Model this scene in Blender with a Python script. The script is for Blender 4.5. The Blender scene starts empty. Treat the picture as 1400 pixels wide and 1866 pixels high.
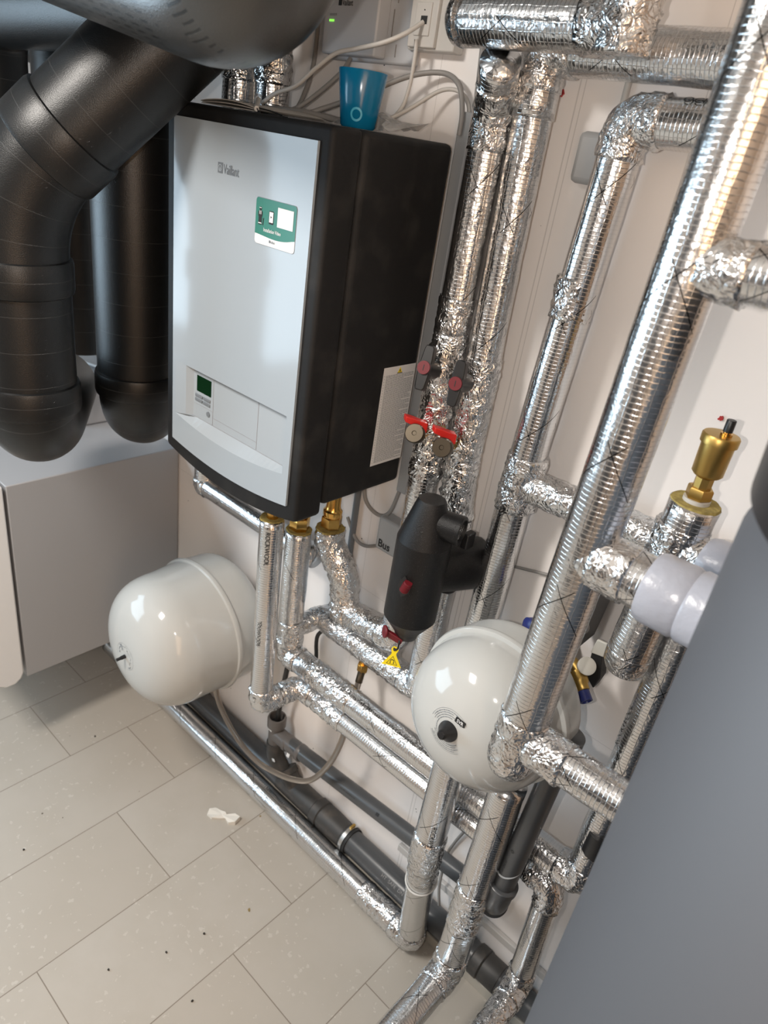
import bpy, bmesh, math, random
from mathutils import Vector, Matrix, noise
C = bpy.context.scene.collection
sc = bpy.context.scene
PI = math.pi
random.seed(7)

# ------------------------------------------------------------------ camera
cam_d = bpy.data.cameras.new('camera')
cam = bpy.data.objects.new('camera', cam_d); C.objects.link(cam)
RIGHT = Vector((0.731, 0.667, 0.143)); DOWN = Vector((0.408, -0.260, -0.875))
RIGHT.normalize(); FWD = RIGHT.cross(DOWN); FWD.normalize(); DOWN = FWD.cross(RIGHT)
m = Matrix((RIGHT, -DOWN, -FWD)).transposed().to_4x4()
m.translation = Vector((1.369, -1.241, 1.998))
cam.matrix_world = m
cam_d.sensor_fit = 'VERTICAL'; cam_d.sensor_height = 36.0; cam_d.sensor_width = 27.0
cam_d.lens = 1295 / 1866 * 36.0
cam_d.clip_start = 0.02
cam_d.dof.use_dof = True; cam_d.dof.focus_distance = 1.35; cam_d.dof.aperture_fstop = 5.0
sc.camera = cam

# ------------------------------------------------------------------ light
sc.view_settings.view_transform = 'Standard'; sc.view_settings.look = 'None'
sc.view_settings.gamma = 1.0; sc.view_settings.exposure = 0.2
w = bpy.data.worlds.new('world'); sc.world = w; w.use_nodes = True
w.node_tree.nodes['Background'].inputs[0].default_value = (0.75, 0.86, 1.0, 1)
w.node_tree.nodes['Background'].inputs[1].default_value = 0.3

def area(name, loc, target, sx, sy, power, col):
    d = bpy.data.lights.new(name, 'AREA'); d.shape = 'RECTANGLE'; d.size = sx; d.size_y = sy
    d.energy = power; d.color = col
    o = bpy.data.objects.new(name, d); C.objects.link(o); o.location = loc
    o.rotation_euler = (Vector(target) - Vector(loc)).to_track_quat('-Z', 'Y').to_euler()
    return o
area('daylight_from_window', (-1.52, -1.9, 1.42), (1.5, -1.7, 1.0), 1.8, 1.25, 46, (0.62, 0.83, 1.0))
area('ceiling_lamp_light', (0.10, -1.65, 2.62), (0.10, -1.65, 0), 0.30, 0.60, 44, (1.0, 0.94, 0.87))
fl = bpy.data.lights.new('phone_flash', 'POINT'); fl.energy = 15.5; fl.color = (1.0, 0.93, 0.86); fl.shadow_soft_size = 0.008
flo = bpy.data.objects.new('phone_flash', fl); C.objects.link(flo); flo.location = (1.312, -1.292, 1.992)
area('door_light', (2.45, -1.7, 1.7), (1.0, -0.3, 1.2), 0.8, 1.7, 16, (1.0, 0.66, 0.40))

# ------------------------------------------------------------------ node helpers
def mat(name, col=(0.5, 0.5, 0.5), rough=0.5, metal=0.0, spec=0.5, bump=None, vary=None, coat=0.0, trans=0.0, alpha=1.0, emit=None):
    """bump = (scale, strength, distance); vary = (scale, other colour, low, high)"""
    M = bpy.data.materials.new(name); M.use_nodes = True
    nt = M.node_tree; b = nt.nodes['Principled BSDF']
    b.inputs['Base Color'].default_value = (*col, 1); b.inputs['Roughness'].default_value = rough
    b.inputs['Metallic'].default_value = metal; b.inputs['Specular IOR Level'].default_value = spec
    b.inputs['Coat Weight'].default_value = coat; b.inputs['Transmission Weight'].default_value = trans
    b.inputs['Alpha'].default_value = alpha
    if emit:
        b.inputs['Emission Color'].default_value = (*emit[0], 1); b.inputs['Emission Strength'].default_value = emit[1]
    tc = nt.nodes.new('ShaderNodeTexCoord')
    if bump:
        n = nt.nodes.new('ShaderNodeTexNoise'); n.inputs['Scale'].default_value = bump[0]; n.inputs['Detail'].default_value = 4
        nt.links.new(tc.outputs['Object'], n.inputs['Vector'])
        bp = nt.nodes.new('ShaderNodeBump'); bp.inputs['Strength'].default_value = bump[1]; bp.inputs['Distance'].default_value = bump[2]
        nt.links.new(n.outputs['Fac'], bp.inputs['Height']); nt.links.new(bp.outputs['Normal'], b.inputs['Normal'])
    if vary:
        n2 = nt.nodes.new('ShaderNodeTexNoise'); n2.inputs['Scale'].default_value = vary[0]; n2.inputs['Detail'].default_value = 5
        nt.links.new(tc.outputs['Object'], n2.inputs['Vector'])
        r = nt.nodes.new('ShaderNodeMapRange'); r.inputs['From Min'].default_value = vary[2]; r.inputs['From Max'].default_value = vary[3]
        nt.links.new(n2.outputs['Fac'], r.inputs['Value'])
        mx = nt.nodes.new('ShaderNodeMix'); mx.data_type = 'RGBA'
        mx.inputs['A'].default_value = (*col, 1); mx.inputs['B'].default_value = (*vary[1], 1)
        nt.links.new(r.outputs['Result'], mx.inputs['Factor']); nt.links.new(mx.outputs['Result'], b.inputs['Base Color'])
    return M

class NT:
    """tiny helper for maths in node trees"""
    def __init__(s, M): s.t = M.node_tree; s.b = s.t.nodes['Principled BSDF']
    def n(s, kind, **kw):
        x = s.t.nodes.new(kind)
        for k, v in kw.items(): setattr(x, k, v)
        return x
    def link(s, a, b): s.t.links.new(a, b)
    def m(s, op, a, b=0.0, c=0.0):
        x = s.t.nodes.new('ShaderNodeMath'); x.operation = op
        for i, v in enumerate((a, b, c)):
            if isinstance(v, (int, float)): x.inputs[i].default_value = v
            else: s.t.links.new(v, x.inputs[i])
        return x.outputs[0]
    def mixc(s, f, a, b):
        x = s.t.nodes.new('ShaderNodeMix'); x.data_type = 'RGBA'
        for k, v in (('Factor', f), ('A', a), ('B', b)):
            if isinstance(v, tuple): x.inputs[k].default_value = (*v, 1)
            elif isinstance(v, (int, float)): x.inputs[k].default_value = v
            else: s.t.links.new(v, x.inputs[k])
        return x.outputs['Result']

def foil_mat(name, crinkle, grid, rough, col=(0.72, 0.725, 0.73)):
    M = mat(name, col, rough, 1.0); N = NT(M)
    uv = N.n('ShaderNodeTexCoord'); sep = N.n('ShaderNodeSeparateXYZ'); N.link(uv.outputs['UV'], sep.inputs[0])
    u, v = sep.outputs[0], sep.outputs[1]              # u runs round the pipe, v along it, both in metres
    nz = N.n('ShaderNodeTexNoise'); nz.inputs['Scale'].default_value = 55; nz.inputs['Detail'].default_value = 3
    N.link(uv.outputs['Object'], nz.inputs['Vector'])
    wob = N.m('MULTIPLY', N.m('SUBTRACT', nz.outputs['Fac'], 0.5), 0.004)
    def line(c, period, wd):
        f = N.m('ABSOLUTE', N.m('SUBTRACT', N.m('FRACT', N.m('DIVIDE', N.m('ADD', c, wob), period)), 0.5))
        r = N.n('ShaderNodeMapRange'); r.inputs['From Min'].default_value = 0; r.inputs['From Max'].default_value = wd
        r.inputs['To Min'].default_value = 1; r.inputs['To Max'].default_value = 0
        r.interpolation_type = 'SMOOTHSTEP'
        N.link(f, r.inputs['Value']); return r.outputs['Result']
    g = N.m('MAXIMUM', line(v, 0.0068, 0.12), N.m('MULTIPLY', line(u, 0.013, 0.08), 0.7))
    vo = N.n('ShaderNodeTexVoronoi'); vo.inputs['Scale'].default_value = 75 if grid else 110; vo.feature = 'F1'
    mp = N.n('ShaderNodeTexNoise'); mp.inputs['Scale'].default_value = 30; N.link(uv.outputs['Object'], mp.inputs['Vector'])
    add = N.n('ShaderNodeMixRGB'); add.blend_type = 'LINEAR_LIGHT'; add.inputs[0].default_value = 0.04
    N.link(uv.outputs['Object'], add.inputs[1]); N.link(mp.outputs['Color'], add.inputs[2])
    N.link(add.outputs[0], vo.inputs['Vector'])
    n2 = N.n('ShaderNodeTexNoise'); n2.inputs['Scale'].default_value = 26; n2.inputs['Detail'].default_value = 5; n2.inputs['Roughness'].default_value = 0.65
    N.link(uv.outputs['Object'], n2.inputs['Vector'])
    h = N.m('ADD', N.m('MULTIPLY', g, grid), N.m('ADD', N.m('MULTIPLY', vo.outputs['Distance'], crinkle), N.m('MULTIPLY', n2.outputs['Fac'], crinkle * 1.2)))
    bp = N.n('ShaderNodeBump'); bp.inputs['Strength'].default_value = 1.0; bp.inputs['Distance'].default_value = 0.001
    N.link(h, bp.inputs['Height']); N.link(bp.outputs['Normal'], N.b.inputs['Normal'])
    # thin dark pen crosses printed along the wrap
    if grid > 0:
        per = 0.21
        fr = N.m('FRACT', N.m('DIVIDE', v, per))
        w1 = N.m('ABSOLUTE', N.m('SUBTRACT', N.m('FRACT', N.m('DIVIDE', N.m('ADD', v, N.m('MULTIPLY', u, 1.4)), per)), 0.5))
        w2 = N.m('ABSOLUTE', N.m('SUBTRACT', N.m('FRACT', N.m('DIVIDE', N.m('SUBTRACT', v, N.m('MULTIPLY', u, 1.15)), per)), 0.42))
        l = N.m('MAXIMUM', N.m('LESS_THAN', w1, 0.005), N.m('LESS_THAN', w2, 0.005))
        win = N.m('LESS_THAN', N.m('ABSOLUTE', N.m('SUBTRACT', fr, 0.45)), 0.17)
        ink = N.m('MULTIPLY', l, win)
        c = N.mixc(N.m('MULTIPLY', g, 0.30), col, (0.45, 0.45, 0.46))
        c = N.mixc(ink, c, (0.02, 0.02, 0.02)); N.link(c, N.b.inputs['Base Color'])
    rr = N.n('ShaderNodeMapRange'); rr.inputs['To Min'].default_value = rough * 0.7; rr.inputs['To Max'].default_value = rough * 1.6
    N.link(n2.outputs['Fac'], rr.inputs['Value']); N.link(rr.outputs['Result'], N.b.inputs['Roughness'])
    return M

M = {}
M['foil'] = foil_mat('foil_with_scrim', 0.60, 0.26, 0.18)
M['foil_fine'] = foil_mat('foil_with_fine_scrim', 0.25, 0.20, 0.16)
M['foil_tape'] = foil_mat('crinkled_foil_tape', 1.5, 0.0, 0.17)
M['wool'] = mat('mineral_wool', (0.42, 0.33, 0.10), 0.95, bump=(300, 0.8, 0.002), vary=(90, (0.28, 0.22, 0.07), 0.4, 0.6))
M['black_foam'] = mat('black_moulded_foam', (0.004, 0.004, 0.0045), 0.40, spec=0.35, bump=(700, 0.8, 0.0008), vary=(480, (0.04, 0.04, 0.042), 0.62, 0.70))
M['black_case'] = mat('black_casing_foam', (0.006, 0.006, 0.0065), 0.62, spec=0.35, bump=(900, 0.7, 0.0006), vary=(14, (0.022, 0.021, 0.020), 0.5, 0.75))
M['black_plastic'] = mat('black_plastic', (0.012, 0.012, 0.013), 0.38)
M['white_gloss'] = mat('white_gloss_panel', (0.335, 0.385, 0.43), 0.12, spec=0.3)
M['white_inset'] = mat('white_satin_plastic', (0.35, 0.395, 0.435), 0.25)
M['seam'] = mat('panel_seam_grey', (0.28, 0.29, 0.31), 0.6)
M['white_enamel'] = mat('white_enamel', (0.47, 0.475, 0.46), 0.10, spec=0.4)
M['white_paint'] = mat('white_lacquered_sheet', (0.74, 0.75, 0.76), 0.3)
M['grey_sheet'] = mat('grey_powder_coated_sheet', (0.335, 0.34, 0.355), 0.42)
M['tank_grey'] = mat('grey_tank_jacket', (0.074, 0.080, 0.092), 0.55)
M['pvc'] = mat('grey_drain_plastic', (0.060, 0.063, 0.067), 0.30, vary=(9, (0.075, 0.077, 0.08), 0.4, 0.7))
M['pvc_warm'] = mat('warm_grey_fitting_plastic', (0.105, 0.097, 0.093), 0.38)
M['pvc_old'] = mat('dusty_grey_drain_plastic', (0.040, 0.038, 0.036), 0.5, vary=(30, (0.075, 0.064, 0.055), 0.52, 0.75))
M['grey_tape'] = mat('grey_wrapped_tape', (0.36, 0.37, 0.42), 0.28, bump=(45, 0.5, 0.004))
M['grey_conduit'] = mat('grey_conduit', (0.33, 0.34, 0.35), 0.5)
M['grey_box'] = mat('grey_electrical_box', (0.36, 0.365, 0.37), 0.5)
M['grey_module'] = mat('light_grey_module', (0.50, 0.51, 0.53), 0.45)
M['cream_socket'] = mat('off_white_socket', (0.55, 0.53, 0.50), 0.4)
M['cable_grey'] = mat('grey_cable', (0.26, 0.25, 0.24), 0.5)
M['cable_white'] = mat('off_white_cable', (0.55, 0.53, 0.50), 0.5)
M['cable_black'] = mat('black_cable', (0.012, 0.012, 0.012), 0.45)
M['brass'] = mat('brass', (0.72, 0.43, 0.12), 0.22, 1.0, bump=(60, 0.15, 0.001))
M['brass_dull'] = mat('dull_brass', (0.50, 0.33, 0.10), 0.38, 1.0)
M['nickel'] = mat('worn_nickel', (0.10, 0.082, 0.06), 0.35, 0.9)
M['steel'] = mat('galvanised_steel', (0.55, 0.55, 0.54), 0.35, 1.0)
M['red'] = mat('red_plastic', (0.55, 0.02, 0.015), 0.35)
M['dark_red'] = mat('dark_red_cap', (0.13, 0.004, 0.010), 0.5)
M['blue'] = mat('navy_blue_plastic', (0.02, 0.03, 0.16), 0.35)
M['yellow'] = mat('yellow_tag_plastic', (0.80, 0.62, 0.01), 0.4)
M['cup'] = mat('blue_translucent_plastic', (0.005, 0.20, 0.40), 0.18, trans=0.25)
M['cup_mark'] = mat('pale_blue_print', (0.06, 0.40, 0.58), 0.4)
M['ink'] = mat('black_ink', (0.012, 0.012, 0.012), 0.6)
M['ink_grey'] = mat('grey_ink', (0.16, 0.18, 0.20), 0.5)
M['logo_grey'] = mat('silver_grey_print', (0.15, 0.175, 0.20), 0.4)
M['green'] = mat('green_print', (0.010, 0.145, 0.095), 0.35)
M['label_white'] = mat('white_label', (0.70, 0.70, 0.70), 0.4)
M['lcd'] = mat('dark_green_display', (0.004, 0.022, 0.008), 0.08)
M['led'] = mat('green_light', (0.2, 0.8, 0.1), 0.4, emit=((0.25, 0.9, 0.08), 1.0))
M['paper'] = mat('paper', (0.48, 0.46, 0.43), 0.8)
M['scrap'] = mat('torn_white_paper', (0.72, 0.69, 0.63), 0.85)
M['bag'] = mat('clear_plastic_bag', (0.62, 0.63, 0.63), 0.12, alpha=0.38)
M['bag'].node_tree.nodes['Principled BSDF'].inputs['Specular IOR Level'].default_value = 0.8
M['stain'] = mat('brown_stain', (0.24, 0.17, 0.06), 0.7)
M['dirt'] = mat('dark_crumb', (0.03, 0.025, 0.02), 0.9)
M['bracket'] = mat('beige_plastic', (0.48, 0.46, 0.41), 0.5)
M['wood'] = mat('warm_wood', (0.55, 0.27, 0.10), 0.4, vary=(5, (0.40, 0.18, 0.06), 0.35, 0.65))
M['ceil'] = mat('white_ceiling', (0.62, 0.60, 0.57), 0.8)
M['red_wax'] = mat('red_wax', (0.40, 0.02, 0.02), 0.6)

def hose_mat():
    X = mat('braided_steel', (0.42, 0.37, 0.32), 0.38, 1.0); N = NT(X)
    tc = N.n('ShaderNodeTexCoord'); s = N.n('ShaderNodeSeparateXYZ'); N.link(tc.outputs['UV'], s.inputs[0])
    a = N.m('SINE', N.m('MULTIPLY', N.m('ADD', s.outputs[0], s.outputs[1]), 1500.0))
    b = N.m('SINE', N.m('MULTIPLY', N.m('SUBTRACT', s.outputs[0], s.outputs[1]), 1500.0))
    bp = N.n('ShaderNodeBump'); bp.inputs['Distance'].default_value = 0.0012
    N.link(N.m('MAXIMUM', a, b), bp.inputs['Height']); N.link(bp.outputs['Normal'], N.b.inputs['Normal'])
    return X
M['hose'] = hose_mat()

def duct_mat():
    X = mat('black_duct_foam', (0.007, 0.0075, 0.008), 0.36, bump=None, spec=0.45); N = NT(X)
    tc = N.n('ShaderNodeTexCoord'); s = N.n('ShaderNodeSeparateXYZ'); N.link(tc.outputs['UV'], s.inputs[0])
    nz = N.n('ShaderNodeTexNoise'); nz.inputs['Scale'].default_value = 600; nz.inputs['Detail'].default_value = 3
    N.link(tc.outputs['Object'], nz.inputs['Vector'])
    vo = N.n('ShaderNodeTexVoronoi'); vo.inputs['Scale'].default_value = 55; N.link(tc.outputs['Object'], vo.inputs['Vector'])
    pit = N.m('LESS_THAN', vo.outputs['Distance'], 0.17)
    ring = N.m('LESS_THAN', N.m('FRACT', N.m('DIVIDE', s.outputs[1], 0.072)), 0.022)
    h = N.m('ADD', N.m('MULTIPLY', nz.outputs['Fac'], 0.6), N.m('SUBTRACT', N.m('MULTIPLY', ring, 0.9), N.m('MULTIPLY', pit, 0.5)))
    bp = N.n('ShaderNodeBump'); bp.inputs['Distance'].default_value = 0.0007; bp.inputs['Strength'].default_value = 0.8
    N.link(h, bp.inputs['Height']); N.link(bp.outputs['Normal'], N.b.inputs['Normal'])
    N.link(N.mixc(N.m('MULTIPLY', ring, 0.6), (0.007, 0.0075, 0.008), (0.04, 0.04, 0.04)), N.b.inputs['Base Color'])
    return X
M['duct'] = duct_mat()
def dimple_mat():
    X = mat('dimpled_black_foam', (0.026, 0.026, 0.025), 0.30, spec=0.7); N = NT(X)
    tc = N.n('ShaderNodeTexCoord'); s = N.n('ShaderNodeSeparateXYZ'); N.link(tc.outputs['UV'], s.inputs[0])
    nz = N.n('ShaderNodeTexNoise'); nz.inputs['Scale'].default_value = 500; N.link(tc.outputs['Object'], nz.inputs['Vector'])
    big = N.n('ShaderNodeTexNoise'); big.inputs['Scale'].default_value = 9; N.link(tc.outputs['Object'], big.inputs['Vector'])
    a = N.m('LESS_THAN', N.m('ABSOLUTE', N.m('SUBTRACT', N.m('FRACT', N.m('DIVIDE', s.outputs[0], 0.0105)), 0.5)), 0.16)
    b = N.m('LESS_THAN', N.m('ABSOLUTE', N.m('SUBTRACT', N.m('FRACT', N.m('DIVIDE', s.outputs[1], 0.030)), 0.5)), 0.26)
    d = N.m('MULTIPLY', N.m('MULTIPLY', a, b), N.m('GREATER_THAN', big.outputs['Fac'], 0.40))
    N.link(N.mixc(d, (0.035, 0.035, 0.034), (0.006, 0.006, 0.006)), N.b.inputs['Base Color'])
    bp = N.n('ShaderNodeBump'); bp.inputs['Distance'].default_value = 0.0008; bp.inputs['Strength'].default_value = 0.7
    N.link(N.m('SUBTRACT', N.m('MULTIPLY', nz.outputs['Fac'], 0.4), d), bp.inputs['Height']); N.link(bp.outputs['Normal'], N.b.inputs['Normal'])
    return X
M['duct_dimple'] = dimple_mat()

def wall_mat():
    X = mat('white_painted_concrete', (0.86, 0.82, 0.795), 0.55); N = NT(X)
    tc = N.n('ShaderNodeTexCoord'); s = N.n('ShaderNodeSeparateXYZ'); N.link(tc.outputs['Object'], s.inputs[0])
    vo = N.n('ShaderNodeTexVoronoi'); vo.inputs['Scale'].default_value = 26; N.link(tc.outputs['Object'], vo.inputs['Vector'])
    rnd = N.n('ShaderNodeSeparateColor'); N.link(vo.outputs['Color'], rnd.inputs[0])
    speck = N.m('MULTIPLY', N.m('LESS_THAN', vo.outputs['Distance'], N.m('MULTIPLY', rnd.outputs[1], 0.055)), N.m('GREATER_THAN', rnd.outputs[0], 0.45))
    def vline(x0, wd): return N.m('LESS_THAN', N.m('ABSOLUTE', N.m('SUBTRACT', s.outputs[0], x0)), wd)
    nz = N.n('ShaderNodeTexNoise'); nz.inputs['Scale'].default_value = 7; nz.inputs['Detail'].default_value = 6; N.link(tc.outputs['Object'], nz.inputs['Vector'])
    j = N.m('MAXIMUM', vline(0.664, 0.0012), N.m('MAXIMUM', vline(0.674, 0.0009), N.m('MAXIMUM', vline(0.881, 0.0008), vline(0.36, 0.0006))))
    hl = N.m('LESS_THAN', N.m('ABSOLUTE', N.m('SUBTRACT', s.outputs[2], 0.93)), 0.0006)
    lo = N.m('LESS_THAN', s.outputs[0], 1.2)
    c = N.mixc(speck, (0.86, 0.82, 0.795), (0.10, 0.085, 0.075))
    c = N.mixc(N.m('MULTIPLY', N.m('MAXIMUM', j, N.m('MULTIPLY', hl, lo)), 0.35), c, (0.30, 0.28, 0.27))
    N.link(c, N.b.inputs['Base Color'])
    h = N.m('SUBTRACT', N.m('MULTIPLY', nz.outputs['Fac'], 0.8), N.m('ADD', N.m('MULTIPLY', speck, 0.6), N.m('MULTIPLY', j, 0.8)))
    bp = N.n('ShaderNodeBump'); bp.inputs['Distance'].default_value = 0.0015; bp.inputs['Strength'].default_value = 0.6
    N.link(h, bp.inputs['Height']); N.link(bp.outputs['Normal'], N.b.inputs['Normal'])
    return X
M['wall'] = wall_mat()

def floor_mat():
    X = mat('beige_stone_tile', (0.5, 0.46, 0.41), 0.42); N = NT(X)
    tc = N.n('ShaderNodeTexCoord'); s = N.n('ShaderNodeSeparateXYZ'); N.link(tc.outputs['Object'], s.inputs[0])
    xr = N.m('DIVIDE', N.m('ADD', s.outputs[0], 0.695), 0.30)
    row = N.m('FLOOR', xr); odd = N.m('ABSOLUTE', N.m('MODULO', row, 2.0))
    y0 = N.m('ADD', N.m('MULTIPLY', odd, 0.21), -0.48)
    yr = N.m('DIVIDE', N.m('SUBTRACT', s.outputs[1], y0), 0.60)
    col = N.m('FLOOR', yr)
    def gap(f, wd): return N.m('LESS_THAN', N.m('SUBTRACT', 0.5, N.m('ABSOLUTE', N.m('SUBTRACT', N.m('FRACT', f), 0.5))), wd)
    g = N.m('MAXIMUM', gap(xr, 0.0045), gap(yr, 0.0022))
    wn = N.n('ShaderNodeTexWhiteNoise'); wn.noise_dimensions = '2D'
    cb = N.n('ShaderNodeCombineXYZ'); N.link(row, cb.inputs[0]); N.link(col, cb.inputs[1]); N.link(cb.outputs[0], wn.inputs['Vector'])
    nz = N.n('ShaderNodeTexNoise'); nz.inputs['Scale'].default_value = 5; nz.inputs['Detail'].default_value = 6; nz.inputs['Roughness'].default_value = 0.6
    N.link(tc.outputs['Object'], nz.inputs['Vector'])
    n3 = N.n('ShaderNodeTexNoise'); n3.inputs['Scale'].default_value = 55; n3.inputs['Detail'].default_value = 2; N.link(tc.outputs['Object'], n3.inputs['Vector'])
    fleck = N.m('MULTIPLY', N.m('GREATER_THAN', n3.outputs['Fac'], 0.645), N.m('GREATER_THAN', nz.outputs['Fac'], 0.5))
    vo = N.n('ShaderNodeTexVoronoi'); vo.inputs['Scale'].default_value = 17; N.link(tc.outputs['Object'], vo.inputs['Vector'])
    rnd = N.n('ShaderNodeSeparateColor'); N.link(vo.outputs['Color'], rnd.inputs[0])
    spk = N.m('MULTIPLY', N.m('LESS_THAN', vo.outputs['Distance'], N.m('MULTIPLY', rnd.outputs[1], 0.05)), N.m('GREATER_THAN', rnd.outputs[0], 0.6))
    c = N.mixc(wn.outputs['Value'], (0.45, 0.415, 0.368), (0.415, 0.375, 0.325))
    r = N.n('ShaderNodeMapRange'); r.inputs['From Min'].default_value = 0.35; r.inputs['From Max'].default_value = 0.7; N.link(nz.outputs['Fac'], r.inputs['Value'])
    c = N.mixc(N.m('MULTIPLY', r.outputs['Result'], 0.8), c, (0.40, 0.362, 0.31))
    c = N.mixc(N.m('MULTIPLY', fleck, 0.45), c, (0.56, 0.53, 0.475))
    c = N.mixc(spk, c, (0.09, 0.07, 0.05))
    c = N.mixc(g, c, (0.22, 0.185, 0.15)); N.link(c, N.b.inputs['Base Color'])
    bp = N.n('ShaderNodeBump'); bp.inputs['Distance'].default_value = 0.001; bp.inputs['Strength'].default_value = 0.5
    N.link(N.m('SUBTRACT', N.m('MULTIPLY', nz.outputs['Fac'], 0.4), g), bp.inputs['Height']); N.link(bp.outputs['Normal'], N.b.inputs['Normal'])
    return X
M['floor'] = floor_mat()

# ------------------------------------------------------------------ mesh helpers
class MB:
    def __init__(s): s.v = []; s.f = []; s.uv = []
    def add(s, vs, fs, uvs=None):
        k = len(s.v); s.v += [Vector(p) for p in vs]
        for i, f in enumerate(fs):
            s.f.append([a + k for a in f]); s.uv.append(uvs[i] if uvs else None)
        return s
    def box(s, x0, x1, y0, y1, z0, z1):
        vs = [(x, y, z) for x in (x0, x1) for y in (y0, y1) for z in (z0, z1)]
        return s.add(vs, [(0, 1, 3, 2), (4, 6, 7, 5), (0, 4, 5, 1), (2, 3, 7, 6), (0, 2, 6, 4), (1, 5, 7, 3)])
    def obox(s, c, ax, ay, az, hx, hy, hz):
        c = Vector(c); ax, ay, az = [Vector(a).normalized() for a in (ax, ay, az)]
        vs = [c + ax * i * hx + ay * j * hy + az * k * hz for i in (-1, 1) for j in (-1, 1) for k in (-1, 1)]
        return s.add(vs, [(0, 1, 3, 2), (4, 6, 7, 5), (0, 4, 5, 1), (2, 3, 7, 6), (0, 2, 6, 4), (1, 5, 7, 3)])
    def prism(s, poly, d):
        """poly: list of 3-D points in one plane, d: extrusion vector"""
        d = Vector(d); n = len(poly); P = [Vector(p) for p in poly]
        vs = P + [p + d for p in P]
        fs = [tuple(range(n - 1, -1, -1)), tuple(range(n, 2 * n))] + [(i, (i + 1) % n, n + (i + 1) % n, n + i) for i in range(n)]
        return s.add(vs, fs)
    def tube(s, pts, rad, seg=24, cap=True, jit=0.0, jscale=40.0, v0=0.0):
        P = [Vector(p) for p in pts]; n = len(P)
        R = rad if isinstance(rad, (list, tuple)) else [rad] * n
        T = []
        for i in range(n):
            a = P[min(i + 1, n - 1)] - P[max(i - 1, 0)]; T.append(a.normalized())
        t = T[0]; ref = Vector((0, 0, 1)) if abs(t.z) < 0.9 else Vector((0, -1, 0))
        nrm = t.cross(ref).normalized(); L = v0; vs = []; Ls = []
        for i in range(n):
            if i:
                L += (P[i] - P[i - 1]).length
                ax = T[i - 1].cross(T[i])
                if ax.length > 1e-7: nrm = Matrix.Rotation(T[i - 1].angle(T[i]), 3, ax.normalized()) @ nrm
            bn = T[i].cross(nrm); Ls.append(L)
            for k in range(seg):
                a = 2 * PI * k / seg; d = nrm * math.cos(a) + bn * math.sin(a); q = P[i] + d * R[i]
                if jit: q = q + d * jit * noise.noise(q * jscale) + d * jit * 0.6 * noise.noise(q * jscale * 2.7 + Vector((5, 1, 3)))
                vs.append(q)
        fs = []; uvs = []; r0 = max(R)
        for i in range(n - 1):
            for k in range(seg):
                k2 = (k + 1) % seg
                fs.append((i * seg + k, i * seg + k2, (i + 1) * seg + k2, (i + 1) * seg + k))
                u0 = 2 * PI * r0 * k / seg; u1 = 2 * PI * r0 * (k + 1) / seg
                uvs.append([(u0, Ls[i]), (u1, Ls[i]), (u1, Ls[i + 1]), (u0, Ls[i + 1])])
        if cap:
            fs.append(tuple(range(seg - 1, -1, -1))); uvs.append([(0, 0)] * seg)
            fs.append(tuple((n - 1) * seg + k for k in range(seg))); uvs.append([(0, 0)] * seg)
        return s.add(vs, fs, uvs)
    def lathe(s, prof, org, axis, seg=48, ref=None):
        """prof: list of (distance along axis, radius)"""
        axis = Vector(axis).normalized(); org = Vector(org)
        ref = Vector(ref) if ref else (Vector((0, 0, 1)) if abs(axis.z) < 0.9 else Vector((1, 0, 0)))
        a1 = (ref - axis * ref.dot(axis)).normalized(); a2 = axis.cross(a1); n = len(prof); vs = []
        for (h, r) in prof:
            for k in range(seg):
                a = 2 * PI * k / seg; vs.append(org + axis * h + (a1 * math.cos(a) + a2 * math.sin(a)) * max(r, 1e-5))
        fs = [(i * seg + k, i * seg + (k + 1) % seg, (i + 1) * seg + (k + 1) % seg, (i + 1) * seg + k) for i in range(n - 1) for k in range(seg)]
        uvs = []
        for i in range(n - 1):
            for k in range(seg):
                r = prof[i][1]; u0 = 2 * PI * r * k / seg; u1 = 2 * PI * r * (k + 1) / seg
                uvs.append([(u0, prof[i][0]), (u1, prof[i][0]), (u1, prof[i + 1][0]), (u0, prof[i + 1][0])])
        fs.append(tuple(range(seg - 1, -1, -1))); uvs.append([(0, 0)] * seg)
        fs.append(tuple((n - 1) * seg + k for k in range(seg))); uvs.append([(0, 0)] * seg)
        return s.add(vs, fs, uvs)
    def disc(s, c, nrm, r, seg=40, thick=0.0006):
        return s.lathe([(0, r), (thick, r)], c, nrm, seg)
    def ring(s, c, nrm, r0, r1, seg=40, a0=0.0, a1=2 * PI, ref=None, proj=None):
        nrm = Vector(nrm).normalized(); c = Vector(c)
        ref = Vector(ref) if ref else (Vector((0, 0, 1)) if abs(nrm.z) < 0.9 else Vector((1, 0, 0)))
        e1 = (ref - nrm * ref.dot(nrm)).normalized(); e2 = nrm.cross(e1); vs = []
        for k in range(seg + 1):
            a = a0 + (a1 - a0) * k / seg; d = e1 * math.cos(a) + e2 * math.sin(a)
            p0, p1 = c + d * r0, c + d * r1
            if proj: p0, p1 = proj(p0), proj(p1)
            vs += [p0, p1]
        return s.add(vs, [(2 * k, 2 * k + 1, 2 * k + 3, 2 * k + 2) for k in range(seg)])

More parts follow.
